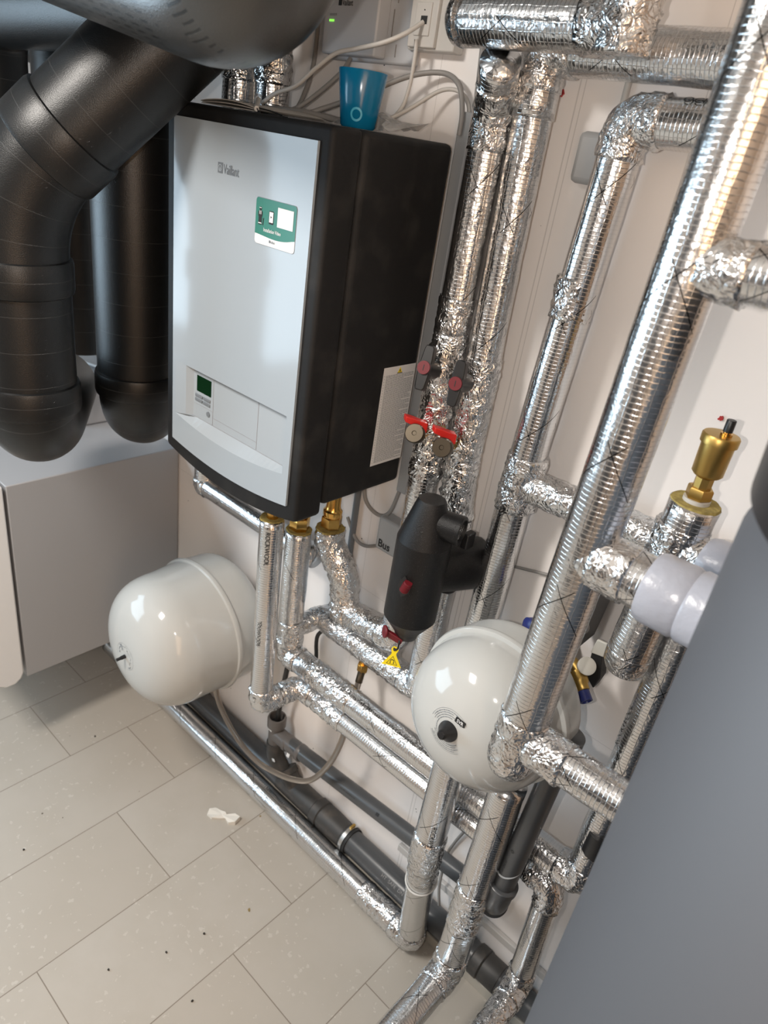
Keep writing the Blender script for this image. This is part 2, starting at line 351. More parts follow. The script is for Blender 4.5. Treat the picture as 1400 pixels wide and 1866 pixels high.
def root_loc(o):
    while o.parent: o = o.parent
    return o.location
def setp(o, label=None, cat=None, group=None, kind=None):
    if label: o['label'] = label
    if cat: o['category'] = cat
    if group: o['group'] = group
    if kind: o['kind'] = kind
    return o
def obj(name, mb, material, parent=None, smooth=True, bevel=0.0, label=None, cat=None, group=None, kind=None, loc=None, sub=0, autosm=True, bseg=2):
    """one mesh object; world coordinates in mb"""
    base = root_loc(parent) if parent else Vector(loc if loc else (0, 0, 0))
    me = bpy.data.meshes.new(name)
    me.from_pydata([v - base for v in mb.v], [], mb.f)
    if any(u for u in mb.uv):
        lay = me.uv_layers.new(name='UVMap')
        for p, u in zip(me.polygons, mb.uv):
            if u:
                for li, q in zip(p.loop_indices, u): lay.data[li].uv = q
    bm = bmesh.new(); bm.from_mesh(me); bmesh.ops.recalc_face_normals(bm, faces=bm.faces)
    bm.to_mesh(me); bm.free()
    me.materials.append(M[material] if isinstance(material, str) else material)
    for p in me.polygons: p.use_smooth = smooth
    if smooth and autosm: me.set_sharp_from_angle(angle=math.radians(42))
    o = bpy.data.objects.new(name, me); C.objects.link(o)
    if parent: o.parent = parent
    else: o.location = base
    if bevel:
        b = o.modifiers.new('bevel', 'BEVEL'); b.width = bevel; b.segments = bseg; b.limit_method = 'ANGLE'; b.angle_limit = math.radians(35)
    return setp(o, label, cat, group, kind)
def thing(name, loc, label, cat, group=None):
    o = bpy.data.objects.new(name, None); C.objects.link(o); o.location = Vector(loc); o.empty_display_size = 0.05
    return setp(o, label, cat, group)
def struct(name, mb, material, **kw): return obj(name, mb, material, kind='structure', smooth=False, **kw)

def text_geo(s, size, xs=1.0, bold=0.0, align='LEFT'):
    cu = bpy.data.curves.new('lettering', 'FONT'); cu.body = s; cu.size = size; cu.align_x = align; cu.resolution_u = 3; cu.offset = bold
    o = bpy.data.objects.new('lettering', cu); C.objects.link(o)
    dg = bpy.context.evaluated_depsgraph_get(); dg.update()
    me = bpy.data.meshes.new_from_object(o.evaluated_get(dg))
    vs = [(v.co.x * xs, v.co.y) for v in me.vertices]; fs = [tuple(p.vertices) for p in me.polygons]
    bpy.data.objects.remove(o); bpy.data.meshes.remove(me); bpy.data.curves.remove(cu)
    return vs, fs
def flat_text(mb, s, org, ux, uy, size, xs=1.0, bold=0.0, align='LEFT', off=0.0007):
    vs, fs = text_geo(s, size, xs, bold, align); org = Vector(org); ux = Vector(ux).normalized(); uy = Vector(uy).normalized(); n = ux.cross(uy)
    return mb.add([org + ux * x + uy * y + n * off for x, y in vs], fs)
def pipe_text(mb, s, org, axis, up, r, size, xs=1.0, bold=0.0):
    """text running along axis on a pipe of radius r; up = direction from the axis to the middle of the text"""
    vs, fs = text_geo(s, size, xs, bold); a = Vector(axis).normalized(); e = Vector(up); e = (e - a * e.dot(a)).normalized(); w_ = a.cross(e)
    o = Vector(org); out = []
    for x, y in vs:
        an = (y - size * 0.35) / r
        out.append(o + a * x + (e * math.cos(an) - w_ * math.sin(an)) * (r + 0.0008))
    return mb.add(out, fs)

def fillet(pts, R, n=8):
    """polyline with rounded corners"""
    P = [Vector(p) for p in pts]; out = [P[0]]
    for i in range(1, len(P) - 1):
        d1 = (P[i] - P[i - 1]); d2 = (P[i + 1] - P[i]); r = min(R, d1.length * 0.49, d2.length * 0.49); d1.normalize(); d2.normalize()
        a = P[i] - d1 * r; b = P[i] + d2 * r
        for k in range(n + 1):
            t = k / n; out.append(a * (1 - t) ** 2 + P[i] * 2 * t * (1 - t) + b * t * t)
    out.append(P[-1]); return out
def resample(pts, step):
    P = [Vector(p) for p in pts]; out = [P[0]]
    for a, b in zip(P[:-1], P[1:]):
        n = max(1, int(round((b - a).length / step)))
        for k in range(1, n + 1): out.append(a.lerp(b, k / n))
    return out
def smooth_path(pts, n=10):
    P = [Vector(p) for p in pts]; Q = [P[0] * 2 - P[1]] + P + [P[-1] * 2 - P[-2]]; out = []
    for i in range(1, len(Q) - 2):
        for k in range(n):
            t = k / n
            out.append(0.5 * ((2 * Q[i]) + (Q[i + 1] - Q[i - 1]) * t + (2 * Q[i - 1] - 5 * Q[i] + 4 * Q[i + 1] - Q[i + 2]) * t * t + (3 * Q[i] - Q[i - 1] - 3 * Q[i + 1] + Q[i + 2]) * t ** 3))
    out.append(P[-1]); return out

def foil_run(parent, pts, r, mats=None, elbow=1.07, R=None, taped=None, ends=(True, True), names=('foil_sleeve', 'taped_elbow')):
    """straight sleeves and crinkled taped elbows along a polyline; taped = indices of segments wrapped wholly in tape"""
    P = [Vector(p) for p in pts]; n = len(P); R = R or r * 1.5; taped = taped or ()
    cut = []
    for i in range(n):
        if i in (0, n - 1): cut.append(0.0)
        else: cut.append(min(R, (P[i] - P[i - 1]).length * 0.48, (P[i + 1] - P[i]).length * 0.48))
    for i in range(n - 1):
        d = (P[i + 1] - P[i]).normalized(); a = P[i] + d * cut[i] * 0.8; b = P[i + 1] - d * cut[i + 1] * 0.8
        wrap = i in taped
        fine = (mats or 'foil') == 'foil_fine'
        mb = MB().tube(resample([a, b], 0.008 if wrap else 0.02), r * (1.03 if wrap else 1.0), 44 if wrap else 32, True, 0.0032 if wrap else (0.0006 if fine else 0.0014), 85 if wrap else 22)
        obj('taped_sleeve' if wrap else names[0], mb, 'foil_tape' if wrap else (mats or 'foil'), parent, smooth=True, autosm=False)
    for i in range(1, n - 1):
        d1 = (P[i] - P[i - 1]).normalized(); d2 = (P[i + 1] - P[i]).normalized()
        a = P[i] - d1 * (cut[i] + 0.012); b = P[i] + d2 * (cut[i] + 0.012)
        if (P[i] - P[i - 1]).length < cut[i] + 0.02: a = P[i] - d1 * cut[i]
        if (P[i + 1] - P[i]).length < cut[i] + 0.02: b = P[i] + d2 * cut[i]
        arc = resample(fillet([a, P[i], b], cut[i], 10), 0.008)
        obj(names[1], MB().tube(resample(arc, 0.006), r * elbow, 44, True, 0.0036, 85), 'foil_tape', parent, smooth=True, autosm=False)
def collar(parent, c, d, r, length, name='tape_band', jit=0.005):
    c = Vector(c); d = Vector(d).normalized()
    obj(name, MB().tube(resample([c - d * length / 2, c + d * length / 2], 0.006), r - 0.001, 44, True, jit * 0.6, 85), 'foil_tape', parent, autosm=False)
def wool_end(parent, c, d, r, name='insulation_end'):
    obj(name, MB().tube([Vector(c), Vector(c) + Vector(d).normalized() * 0.004], [r, r * 0.97], 32, True, 0.002, 90), 'wool', parent)
def hexnut(mb, c, d, r, h): return mb.lathe([(-h / 2, r * 0.92), (-h / 2 + 0.002, r), (h / 2 - 0.002, r), (h / 2, r * 0.92)], c, d, 6)
def cable(name, pts, r, material, label, group=None, n=10):
    return obj(name, MB().tube(smooth_path(pts, n), r, 12), material, label=label, cat='cable', group=group, loc=pts[0])

# ================================================================== the room
X0, X1, Y0, Z1 = -1.6, 2.6, -3.3, 2.65
struct('floor', MB().box(X0 - .1, X1 + .1, Y0 - .1, 0.1, -0.1, 0), 'floor')
struct('ceiling', MB().box(X0 - .1, X1 + .1, Y0 - .1, 0.1, Z1, Z1 + 0.1), 'ceil')
struct('wall_back', MB().box(X0 - .1, X1 + .1, 0, 0.1, 0, Z1), 'wall')
struct('wall_left', MB().box(X0 - 0.1, X0, Y0, 0, 0, Z1), mat('grey_wall_paint', (0.34, 0.36, 0.38), 0.7))
struct('wall_right', MB().box(X1, X1 + 0.1, Y0, 0, 0, Z1), mat('sand_wall_paint', (0.50, 0.37, 0.27), 0.7))
struct('wall_front', MB().box(X0, X1, Y0 - 0.1, Y0, 0, Z1), mat('brown_wall_paint', (0.42, 0.33, 0.26), 0.7))
struct('unseen_dark_panel', MB().box(0.2, 1.2, Y0, Y0 + 0.03, 0, 2.1), mat('dark_reflection_panel', (0.03, 0.03, 0.035), 0.5))  # added behind the camera so the foil has something dark to reflect
struct('baseboard_back', MB().box(X0, X1, -0.060, 0, 0, 0.034), mat('skirting_tile', (0.42, 0.385, 0.33), 0.45), bevel=0.002)
struct('door_1', MB().box(X1 - 0.04, X1, -2.4, -1.3, 0, 2.05), 'wood')

# ================================================================== grey storage tank at the right
TX, TY, TR = 1.562, -0.58, 0.30
t = thing('storage_tank', (TX, TY, 0), 'tall grey jacketed storage tank with a black lid at the right edge', 'tank')
obj('tank_jacket', MB().lathe([(0.03, TR), (1.76, TR), (1.785, TR - 0.012)], (TX, TY, 0), (0, 0, 1), 96), 'tank_grey', t)
obj('foot_ring', MB().lathe([(0, TR - 0.05), (0.035, TR - 0.05)], (TX, TY, 0), (0, 0, 1), 64), 'black_plastic', t)
obj('lid', MB().lathe([(0, TR - 0.02), (0.012, TR + 0.004), (0.06, TR + 0.006), (0.10, TR - 0.03), (0.125, TR - 0.12), (0.13, 0.02)], (TX, TY, 1.785), (0, 0, 1), 96), 'black_plastic', t, label='black lid')

# ================================================================== wall-hung heat pump indoor unit
BX0, BX1, BZ0, BZ1 = -0.022, 0.447, 1.288, 2.003
t = thing('heating_unit', (0.22, -0.02, BZ0), 'black and white wall-hung heating unit with a green sticker', 'heating unit')
unit = t
def bow(x, z_end, z_mid, x0, x1):
    q = (x - (x0 + x1) / 2) / ((x1 - x0) / 2); return z_mid + (z_end - z_mid) * q * q
outl = [(BX0, -0.277, BZ1), (BX1, -0.277, BZ1)] + [(BX1 - (BX1 - BX0) * k / 20, -0.277, bow(BX1 - (BX1 - BX0) * k / 20, 1.275, 1.243, BX0, BX1)) for k in range(21)]
fc = obj('front_cover', MB().prism(outl, (0, -0.073, 0)), 'black_case', t, bevel=0.010, bseg=3)
cut = obj('cut', MB().box(0.022, 0.402, -0.40, -0.334, 1.36, 1.50), 'black_case')
cut.location -= Vector((0, 0, 0)); bo_ = fc.modifiers.new('control_pocket', 'BOOLEAN'); bo_.object = cut; bo_.operation = 'DIFFERENCE'; bo_.solver = 'EXACT'
bpy.context.view_layer.update(); dg_ = bpy.context.evaluated_depsgraph_get()
me_ = bpy.data.meshes.new_from_object(fc.evaluated_get(dg_)); fc.modifiers.clear(); fc.data = me_
me_.set_sharp_from_angle(angle=math.radians(42)); bpy.data.objects.remove(cut)
obj('rear_casing', MB().box(BX0, BX1, -0.2745, -0.03, BZ0 + 0.006, BZ1), 'black_case', t, bevel=0.012, bseg=3)
obj('mounting_plate', MB().box(0.03, BX1 - 0.03, -0.035, -0.001, BZ0 + 0.05, BZ1 - 0.06), 'steel', t)
# white front panel with a recessed control bay
PX0, PX1, PZ1 = 0.011, 0.419, 1.977; PY = -0.355
CX0, CX1, CZ1 = 0.023, 0.400, 1.495                  # opening
def arcz(x): return bow(x, 1.371, 1.352, CX0, CX1)
mb = MB()
d = (0, 0.010, 0)
mb.prism([(PX0, PY, CZ1), (PX1, PY, CZ1), (PX1, PY, PZ1), (PX0, PY, PZ1)], d)
N_ = 24
xs = [CX0 + (CX1 - CX0) * k / N_ for k in range(N_ + 1)]
low = [(PX0 + (PX1 - PX0) * k / N_, PY, bow(PX0 + (PX1 - PX0) * k / N_, 1.305, 1.286, PX0, PX1)) for k in range(N_ + 1)]
mb.prism(low + [(PX1, PY, CZ1), (CX1, PY, CZ1)] + [(x, PY, arcz(x)) for x in reversed(xs)] + [(CX0, PY, CZ1), (PX0, PY, CZ1)], d)
fp = obj('front_panel', mb, 'white_gloss', t)
IY = -0.341; IZ0 = 1.380
ix0, ix1 = 0.073, 0.385
ledge = MB()
for a, b in zip(xs[:-1], xs[1:]):                      # sloping ledge below the controls
    qa, qb = min(max(a, ix0 + 0.012), ix1), min(max(b, ix0 + 0.012), ix1)
    ledge.add([(a, PY, arcz(a)), (b, PY, arcz(b)), (qb, IY, IZ0), (qa, IY, IZ0)], [(0, 1, 2, 3)])
ledge.add([(CX1, PY, arcz(CX1)), (CX1, PY, CZ1), (ix1, IY, CZ1), (ix1, IY, IZ0)], [(0, 1, 2, 3)])
ledge.add([(CX0, PY, arcz(CX0)), (ix0 - 0.011, PY + 0.001, IZ0), (ix0 - 0.011, PY + 0.001, CZ1), (CX0, PY, CZ1)], [(0, 1, 2, 3)])
ledge.add([(ix0 - 0.011, PY + 0.001, IZ0), (ix0, IY, IZ0), (ix0, IY, CZ1), (ix0 - 0.011, PY + 0.001, CZ1)], [(0, 1, 2, 3)])
ledge.add([(CX0, PY, arcz(CX0)), (ix0 - 0.011, PY + 0.001, IZ0), (ix0 + 0.012, IY, IZ0)], [(0, 1, 2)])
ledge.add([(ix0 - 0.011, PY + 0.001, IZ0), (ix0, IY - 0.0004, IZ0 - 0.0002), (ix0 + 0.012, IY - 0.0004, IZ0 - 0.0002)], [(0, 1, 2)])
ledge.add([(CX0, IY, CZ1), (CX1, IY, CZ1), (CX1, PY, CZ1), (CX0, PY, CZ1)], [(0, 1, 2, 3)])
obj('control_recess', ledge, 'white_inset', t, smooth=False)
cp = obj('control_bay', MB().box(ix0, ix1, IY, IY + 0.006, IZ0 - 0.004, CZ1), 'white_inset', t)
F = IY - 0.0006
sm = MB()
for x, za, zb in ((0.146, IZ0, CZ1), (0.299, IZ0 + 0.002, CZ1)): sm.box(x - 0.0007, x + 0.0007, F, IY, za, zb)
sm.box(0.146, 0.299, F, IY, 1.3975, 1.3983); sm.box(0.075, 0.146, F, IY, 1.4115, 1.4122); sm.box(ix0, ix1, F, IY, IZ0 - 0.0005, IZ0 + 0.0006)
obj('panel_seams', sm, 'seam', cp, smooth=False)
obj('display', MB().box(0.086, 0.138, F - 0.0004, IY, 1.443, 1.479), 'lcd', cp, smooth=False)
for x, z in ((0.094, 1.4325), (0.123, 1.4325), (0.0935, 1.4225), (0.1225, 1.4225)):
    obj('button', MB().box(x - 0.0125, x + 0.0135, F - 0.002, IY, z - 0.0035, z + 0.0035), 'ink_grey', cp, bevel=0.0018)
obj('reset_button', MB().disc((0.130, IY, 1.401), (0, -1, 0), 0.0058, 24, 0.002), 'ink_grey', cp)
lg = MB()
FY = PY - 0.0002
def emblem(mb, x, z, s_):
    mb.prism([(x, FY, z), (x + s_, FY, z), (x + s_, FY, z + s_ * 1.25), (x, FY, z + s_ * 1.25)], (0, -0.0006, 0))
lgm = MB(); emblem(lgm, 0.156, 1.895, 0.0145)
flat_text(lgm, 'Vaillant', (0.1735, FY, 1.8955), (1, 0, 0), (0, 0, 1), 0.0235, 0.66, 0.0002)
obj('brand_lettering', lgm, 'logo_grey', fp, smooth=False)
rg = MB().ring((0.16325, FY - 0.0009, 1.904), (0, -1, 0), 0.0044, 0.0060, 24)
rg.add([(0.1610 + a, FY - 0.0009, 1.9005 + b) for a, b in ((0, 0), (0.0042, 0), (0.0036, 0.0035), (0.0040, 0.0064), (0.0026, 0.0040), (0.0012, 0.0064), (0.0008, 0.0035))], [tuple(range(7))])
obj('emblem', rg, 'white_gloss', fp, smooth=False)
# green and white sticker (its square code is left blank)
sx0, sx1, sz0, sz1 = 0.274, 0.3835, 1.7935, 1.8715; SY = PY - 0.0002
def rr(x0, x1, z0, z1, r, y, n=6):
    out = []
    for cx, cz, a0 in ((x1 - r, z0 + r, -90), (x1 - r, z1 - r, 0), (x0 + r, z1 - r, 90), (x0 + r, z0 + r, 180)):
        for k in range(n + 1):
            a = math.radians(a0 + 90 * k / n); out.append((cx + r * math.cos(a), y, cz + r * math.sin(a)))
    return out
edge = obj('sticker', MB().prism(rr(sx0 - 0.0006, sx1 + 0.0006, sz0 - 0.0006, sz1 + 0.0006, 0.006, SY), (0, -0.0003, 0)), 'ink_grey', fp, smooth=False, label='green and white sticker')
obj('sticker_face', MB().prism(rr(sx0, sx1, sz0, sz1, 0.006, SY - 0.0003), (0, -0.0003, 0)), 'label_white', fp, smooth=False)
wave = []
for k in range(17):
    u = k / 16; wave.append((sx0 + (sx1 - sx0) * u, SY - 0.0006, 1.8105 - 0.006 * math.sin(PI * min(1, u * 1.02)) * (0.4 + u) + 0.004 * u))
top = [p for p in rr(sx0, sx1, sz0, sz1, 0.006, SY - 0.0006) if p[2] > 1.83]
obj('sticker_field', MB().prism(wave + top, (0, -0.0003, 0)), 'green', fp, smooth=False)
k_ = MB(); Y_ = SY - 0.0010
k_.ring((0.2875, Y_, 1.8535), (0, -1, 0), 0, 0.0034, 20)                                        # worker pictogram
k_.prism([(0.2815, Y_, 1.8405), (0.2930, Y_, 1.8405), (0.2935, Y_, 1.8475), (0.2905, Y_, 1.8505), (0.2840, Y_, 1.8505), (0.2812, Y_, 1.8475)], (0, -0.0002, 0))
k_.prism([(0.2828, Y_, 1.8265), (0.2918, Y_, 1.8265), (0.2918, Y_, 1.8405), (0.2828, Y_, 1.8405)], (0, -0.0002, 0))
k_.prism([(0.2945, Y_, 1.8265), (0.2968, Y_, 1.8265), (0.2975, Y_, 1.8360), (0.2988, Y_, 1.8395), (0.2966, Y_, 1.8375), (0.2944, Y_, 1.8395), (0.2950, Y_, 1.8360)], (0, -0.0002, 0))
k_.prism(rr(0.3115, 0.3245, 1.8315, 1.8535, 0.0018, Y_), (0, -0.0002, 0))                       # phone
obj('sticker_pictogram', k_, 'ink', fp, smooth=False)
k_ = MB(); Y_ -= 0.0003
k_.prism([(0.3128, Y_, 1.8345), (0.3232, Y_, 1.8345), (0.3232, Y_, 1.8520), (0.3128, Y_, 1.8520)], (0, -0.0002, 0))
k_.prism([(0.3350, Y_, 1.8300), (0.3770, Y_, 1.8300), (0.3770, Y_, 1.8625), (0.3350, Y_, 1.8625)], (0, -0.0002, 0))
k_.prism([(0.2850, Y_, 1.8440), (0.2862, Y_, 1.8440), (0.2862, Y_, 1.8500), (0.2850, Y_, 1.8500)], (0, -0.0002, 0))
k_.prism([(0.2885, Y_, 1.8440), (0.2897, Y_, 1.8440), (0.2897, Y_, 1.8500), (0.2885, Y_, 1.8500)], (0, -0.0002, 0))
k_.prism([(0.2828, Y_, 1.8285), (0.2918, Y_, 1.8285), (0.2918, Y_, 1.8300), (0.2828, Y_, 1.8300)], (0, -0.0002, 0))
k_.prism([(0.2843, Y_, 1.8545), (0.2905, Y_, 1.8545), (0.2905, Y_, 1.8555), (0.2843, Y_, 1.8555)], (0, -0.0002, 0))
flat_text(k_, 'Installation Video', (0.2985, Y_, 1.8170), (1, 0, 0), (0, 0, 1), 0.0088, 0.78, 0.0001, off=0.0002)
obj('sticker_print', k_, 'label_white', fp, smooth=False)
obj('play_symbol', MB().prism([(0.3165, Y_ - 0.0002, 1.8415), (0.3202, Y_ - 0.0002, 1.8435), (0.3165, Y_ - 0.0002, 1.8455)], (0, -0.0002, 0)), 'ink', fp, smooth=False)
k_ = MB().prism([(0.3155, Y_, 1.8000), (0.3190, Y_, 1.8000), (0.3190, Y_, 1.8045), (0.3155, Y_, 1.8045)], (0, -0.0002, 0))
flat_text(k_, 'Vaillant', (0.3196, Y_, 1.8000), (1, 0, 0), (0, 0, 1), 0.0062, 0.68, 0.0001, off=0.0002)
obj('sticker_small_print', k_, 'ink_grey', fp, smooth=False)
# warning label on the right flank
LX = BX1 + 0.0003
rc = obj('warning_label', MB().prism([(LX, -0.140, 1.3555), (LX, -0.037, 1.3555), (LX, -0.037, 1.5795), (LX, -0.140, 1.5795)], (0.0004, 0, 0)), 'label_white', t, smooth=False, label='white label of fine print')
ln = MB(); LX2 = LX + 0.0005; z = 1.5605; random.seed(3); kk = 0
while z > 1.360:
    x = -0.1365
    end = -0.0405 - (random.random() * 0.035 if kk % 4 == 3 else 0.0)
    if kk % 2 == 0: ln.prism([(LX2, x, z), (LX2, x + 0.0014, z), (LX2, x + 0.0014, z + 0.0014), (LX2, x, z + 0.0014)], (0.0002, 0, 0))
    x += 0.006
    while x < end:
        wl = 0.003 + random.random() * 0.007
        ln.prism([(LX2, x, z), (LX2, min(x + wl, end), z), (LX2, min(x + wl, end), z + 0.0011), (LX2, x, z + 0.0011)], (0.0002, 0, 0)); x += wl + 0.0014
    z -= 0.0031; kk += 1
obj('fine_print', ln, 'ink_grey', rc, smooth=False)
tr = MB().prism([(LX2, -0.0955, 1.5650), (LX2, -0.0815, 1.5650), (LX2, -0.0885, 1.5770)], (0.0003, 0, 0))
obj('warning_triangle', tr, 'yellow', rc, smooth=False)
tr = MB().prism([(LX2 + 0.0004, -0.0895, 1.5665), (LX2 + 0.0004, -0.0875, 1.5665), (LX2 + 0.0004, -0.0870, 1.5715), (LX2 + 0.0004, -0.0900, 1.5715)], (0.0002, 0, 0))
for q in ((-0.0975, 1.5632, -0.0795, 1.5650), ): tr.prism([(LX2, q[0], q[1]), (LX2, q[2], q[1]), (LX2, q[2] - 0.001, q[3]), (LX2, q[0] + 0.001, q[3])], (0.0002, 0, 0))
obj('warning_mark', tr, 'ink', rc, smooth=False)

# ================================================================== expansion vessels
def vessel(loc, R, y_ring, y_front, y_back, label, squat):
    t = thing('expansion_vessel', (loc[0], 0, loc[1]), label, 'expansion vessel', 'white expansion vessels')
    D = y_ring - y_front; prof = []
    fl = 0.35 if squat else 0.12                                                    # share of straight flank before the dome
    for k in range(41):
        a = PI / 2 * k / 40
        e = 2.6 if squat else 2.15
        h = (1 - fl) * D * math.sin(a) ** (2 / e); r = R * math.cos(a) ** (2 / e)
        if k == 0: prof.append((-0.004, R))
        prof.append((fl * D + h, r * (1 - 0.03 * (1 - k / 40))))
    obj('front_shell', MB().lathe(prof, (loc[0], y_ring, loc[1]), (0, -1, 0), 96), 'white_enamel', t)
    D2 = y_back - y_ring; prof = [(-0.002, R)]
    for k in range(41):
        a = PI / 2 * k / 40; prof.append((0.45 * D2 + 0.55 * D2 * math.sin(a) ** 0.8, R * 0.985 * math.cos(a) ** 0.8))
    obj('rear_shell', MB().lathe(prof, (loc[0], y_ring, loc[1]), (0, 1, 0), 96), 'white_enamel', t)
    obj('clamp_bead', MB().lathe([(-0.010, R + 0.001), (-0.008, R + 0.005), (-0.002, R + 0.007), (0.004, R + 0.005), (0.007, R - 0.002)], (loc[0], y_ring, loc[1]), (0, -1, 0), 96), 'white_enamel', t)
    obj('wall_mount', MB().box(loc[0] - 0.03, loc[0] + 0.03, y_back - 0.01, -0.002, loc[1] - 0.05, loc[1] + 0.05), 'steel', t)
    def surf(x, z):                                                                # y on the front shell
        rr_ = math.hypot(x - loc[0], z - loc[1]); best = None
        for (h0, r0), (h1, r1) in zip(prof_f[:-1], prof_f[1:]):
            if r1 <= rr_ <= r0 + 1e-9: best = y_ring - (h0 + (h1 - h0) * ((r0 - rr_) / max(r0 - r1, 1e-9)))
        return best if best is not None else y_front
    prof_f = []
    for k in range(81):
        a = PI / 2 * k / 80; e = 2.6 if squat else 2.15
        prof_f.append((fl * D + (1 - fl) * D * math.sin(a) ** (2 / e), R * math.cos(a) ** (2 / e) * (1 - 0.03 * (1 - k / 80))))
    return t, surf
V1c = (-0.076, 0.628)
v1, surf1 = vessel(V1c, 0.203, -0.205, -0.445, -0.05, 'squat white expansion vessel with a short black valve stem below the heating unit', True)
obj('valve_stem', MB().lathe([(-0.004, 0.006), (0.012, 0.0055), (0.012, 0.0045), (0.026, 0.0045)], (V1c[0], -0.445, V1c[1]), (0, -1, 0), 20), 'black_plastic', v1)
def on1(p): return Vector((p.x, surf1(p.x, p.z) - 0.0008, p.z))
pr = MB()
for r0, r1, a0, a1 in ((0.0405, 0.0410, -2.9, 1.9), (0.022, 0.0224, 0.3, 1.6), (0.031, 0.0314, 0.2, 1.7)):
    pr.ring((V1c[0], -0.445, V1c[1]), (0, -1, 0), r0, r1, 50, a0, a1, proj=on1)
random.seed(5)
for k in range(26):
    a = -2.7 + k * 0.17; r0 = random.choice((0.026, 0.030, 0.034))
    pr.ring((V1c[0], -0.445, V1c[1]), (0, -1, 0), r0, r0 + random.choice((0.0012, 0.0020, 0.0034)), 3, a, a + 0.08 + random.random() * 0.07, proj=on1)
for k in range(8):
    pr.ring((V1c[0], -0.445, V1c[1]), (0, -1, 0), 0.018, 0.036, 2, 0.5 + k * 0.035, 0.515 + k * 0.035, proj=on1)
obj('type_print', pr, 'ink_grey', v1, smooth=False)
obj('connection_nut', hexnut(MB(), (V1c[0] + 0.075, -0.165, V1c[1] - 0.198), (0.2, -0.1, -1), 0.016, 0.026), 'nickel', v1)
V2c = (0.933, 1.085); V2R = 0.153
v2, surf2 = vessel(V2c, V2R, -0.262, -0.400, -0.150, 'white expansion vessel with a black cone cap, behind the thick foil riser', False)
vc = (V2c[0] - 0.004, -0.384, V2c[1] + 0.020)
vn = Vector((0.06, -1, 0.30)).normalized()
vb = Vector((vc[0], surf2(vc[0], vc[2]) + 0.003, vc[2]))
obj('cone_cap', MB().lathe([(0, 0.0195), (0.006, 0.0190), (0.022, 0.0090), (0.028, 0.0085), (0.031, 0.006)], vb, vn, 40), 'black_plastic', v2, label='black cone cap')
def on2(p): return Vector((p.x, surf2(p.x, p.z) - 0.0008, p.z))
pr = MB(); random.seed(9)
for r0, a0, a1 in ((0.026, 0.9, 5.0), (0.030, 0.2, 2.2), (0.034, 0.9, 2.3), (0.0375, 0.1, 2.2), (0.030, 2.9, 4.8), (0.0345, 3.1, 4.9), (0.0385, 3.0, 4.6)):
    a = a0
    while a < a1:
        q = 0.05 + random.random() * 0.16
        pr.ring(vb, (0, -1, 0), r0, r0 + 0.0011, 4, a - 0.9, min(a + q, a1) - 0.9, proj=on2); a += q + 0.03
for r0, a0, a1 in ((0.0415, -0.8, 1.4), (0.0425, 2.1, 3.9)): pr.ring(vb, (0, -1, 0), r0, r0 + 0.0004, 30, a0, a1, proj=on2)
obj('type_print', pr, 'ink_grey', v2, smooth=False)
bd = MB(); bx, bz = vb.x + 0.016, vb.z + 0.031
bp_ = []
for k in range(28):
    a = 2 * PI * k / 28; lx = 0.0105 * max(-1, min(1, 1.35 * math.cos(a))); lz = 0.0052 * max(-1, min(1, 1.35 * math.sin(a)))
    ca, sa = math.cos(-0.10), math.sin(-0.10); bp_.append(on2(Vector((bx + lx * ca - lz * sa, 0, bz + lx * sa + lz * ca))) - Vector((0, 0.0004, 0)))
bd.add(bp_, [tuple(range(28))]); obj('badge', bd, 'ink', v2, smooth=False)
bd = MB(); vs, fs = text_geo('SVR', 0.0085, 0.95, 0.0001, 'CENTER')
bd.add([on2(Vector((bx + x, 0, bz + y - 0.003 - 0.1 * x))) - Vector((0, 0.0010, 0)) for x, y in vs], fs); obj('badge_lettering', bd, 'label_white', v2, smooth=False)

# ================================================================== foil-wrapped pipes
Rw = 'foil_run'
def rockwool(parent, org, axis, up, r, size=0.016, s='ROCKWOOL', xs=1.0):
    obj('pipe_lettering', pipe_text(MB(), s, org, axis, up, r + 0.001, size, xs, 0.0), 'ink', parent, smooth=False)
PG = 'foil-insulated pipes'

# front outlet of the unit, down to the wall, along it and down at the right
t = thing('insulated_pipe', (0.29, -0.27, 1.18), 'foil pipe nearest the viewer of three under the heating unit, printed along its length', 'pipe', PG)
foil_run(t, [(0.286, -0.268, 1.188), (0.298, -0.268, 0.625), (0.325, -0.155, 0.642), (1.128, -0.15, 0.648), (1.138, -0.15, 0.30), (1.15, -0.62, 0.27)], 0.029, 'foil_fine', taped=(4,))
wool_end(t, (0.286, -0.268, 1.187), (0, 0, 1), 0.0285)
obj('brass_union', MB().lathe([(0, 0.014), (0.10, 0.014)], (0.286, -0.268, 1.187), (0, 0, 1), 24), 'brass', t)
rockwool(t, (0.287, -0.268, 1.165), (0.02, 0, -1), (0.55, -0.83, 0), 0.029, 0.017, 'ROCKWOOL', 0.9)
rockwool(t, (0.2955, -0.268, 0.835), (-0.02, 0, 1), (0.25, -0.95, 0), 0.029, 0.015, 'ROCKWOOL', 0.85)
rockwool(t, (0.2975, -0.268, 0.648), (-0.02, 0, 1), (0.2, -0.95, 0), 0.029, 0.015, '108', 0.85)
collar(t, (0.45, -0.1545, 0.644), (1, 0, 0), 0.0315, 0.10, 'tape_band', 0.006)

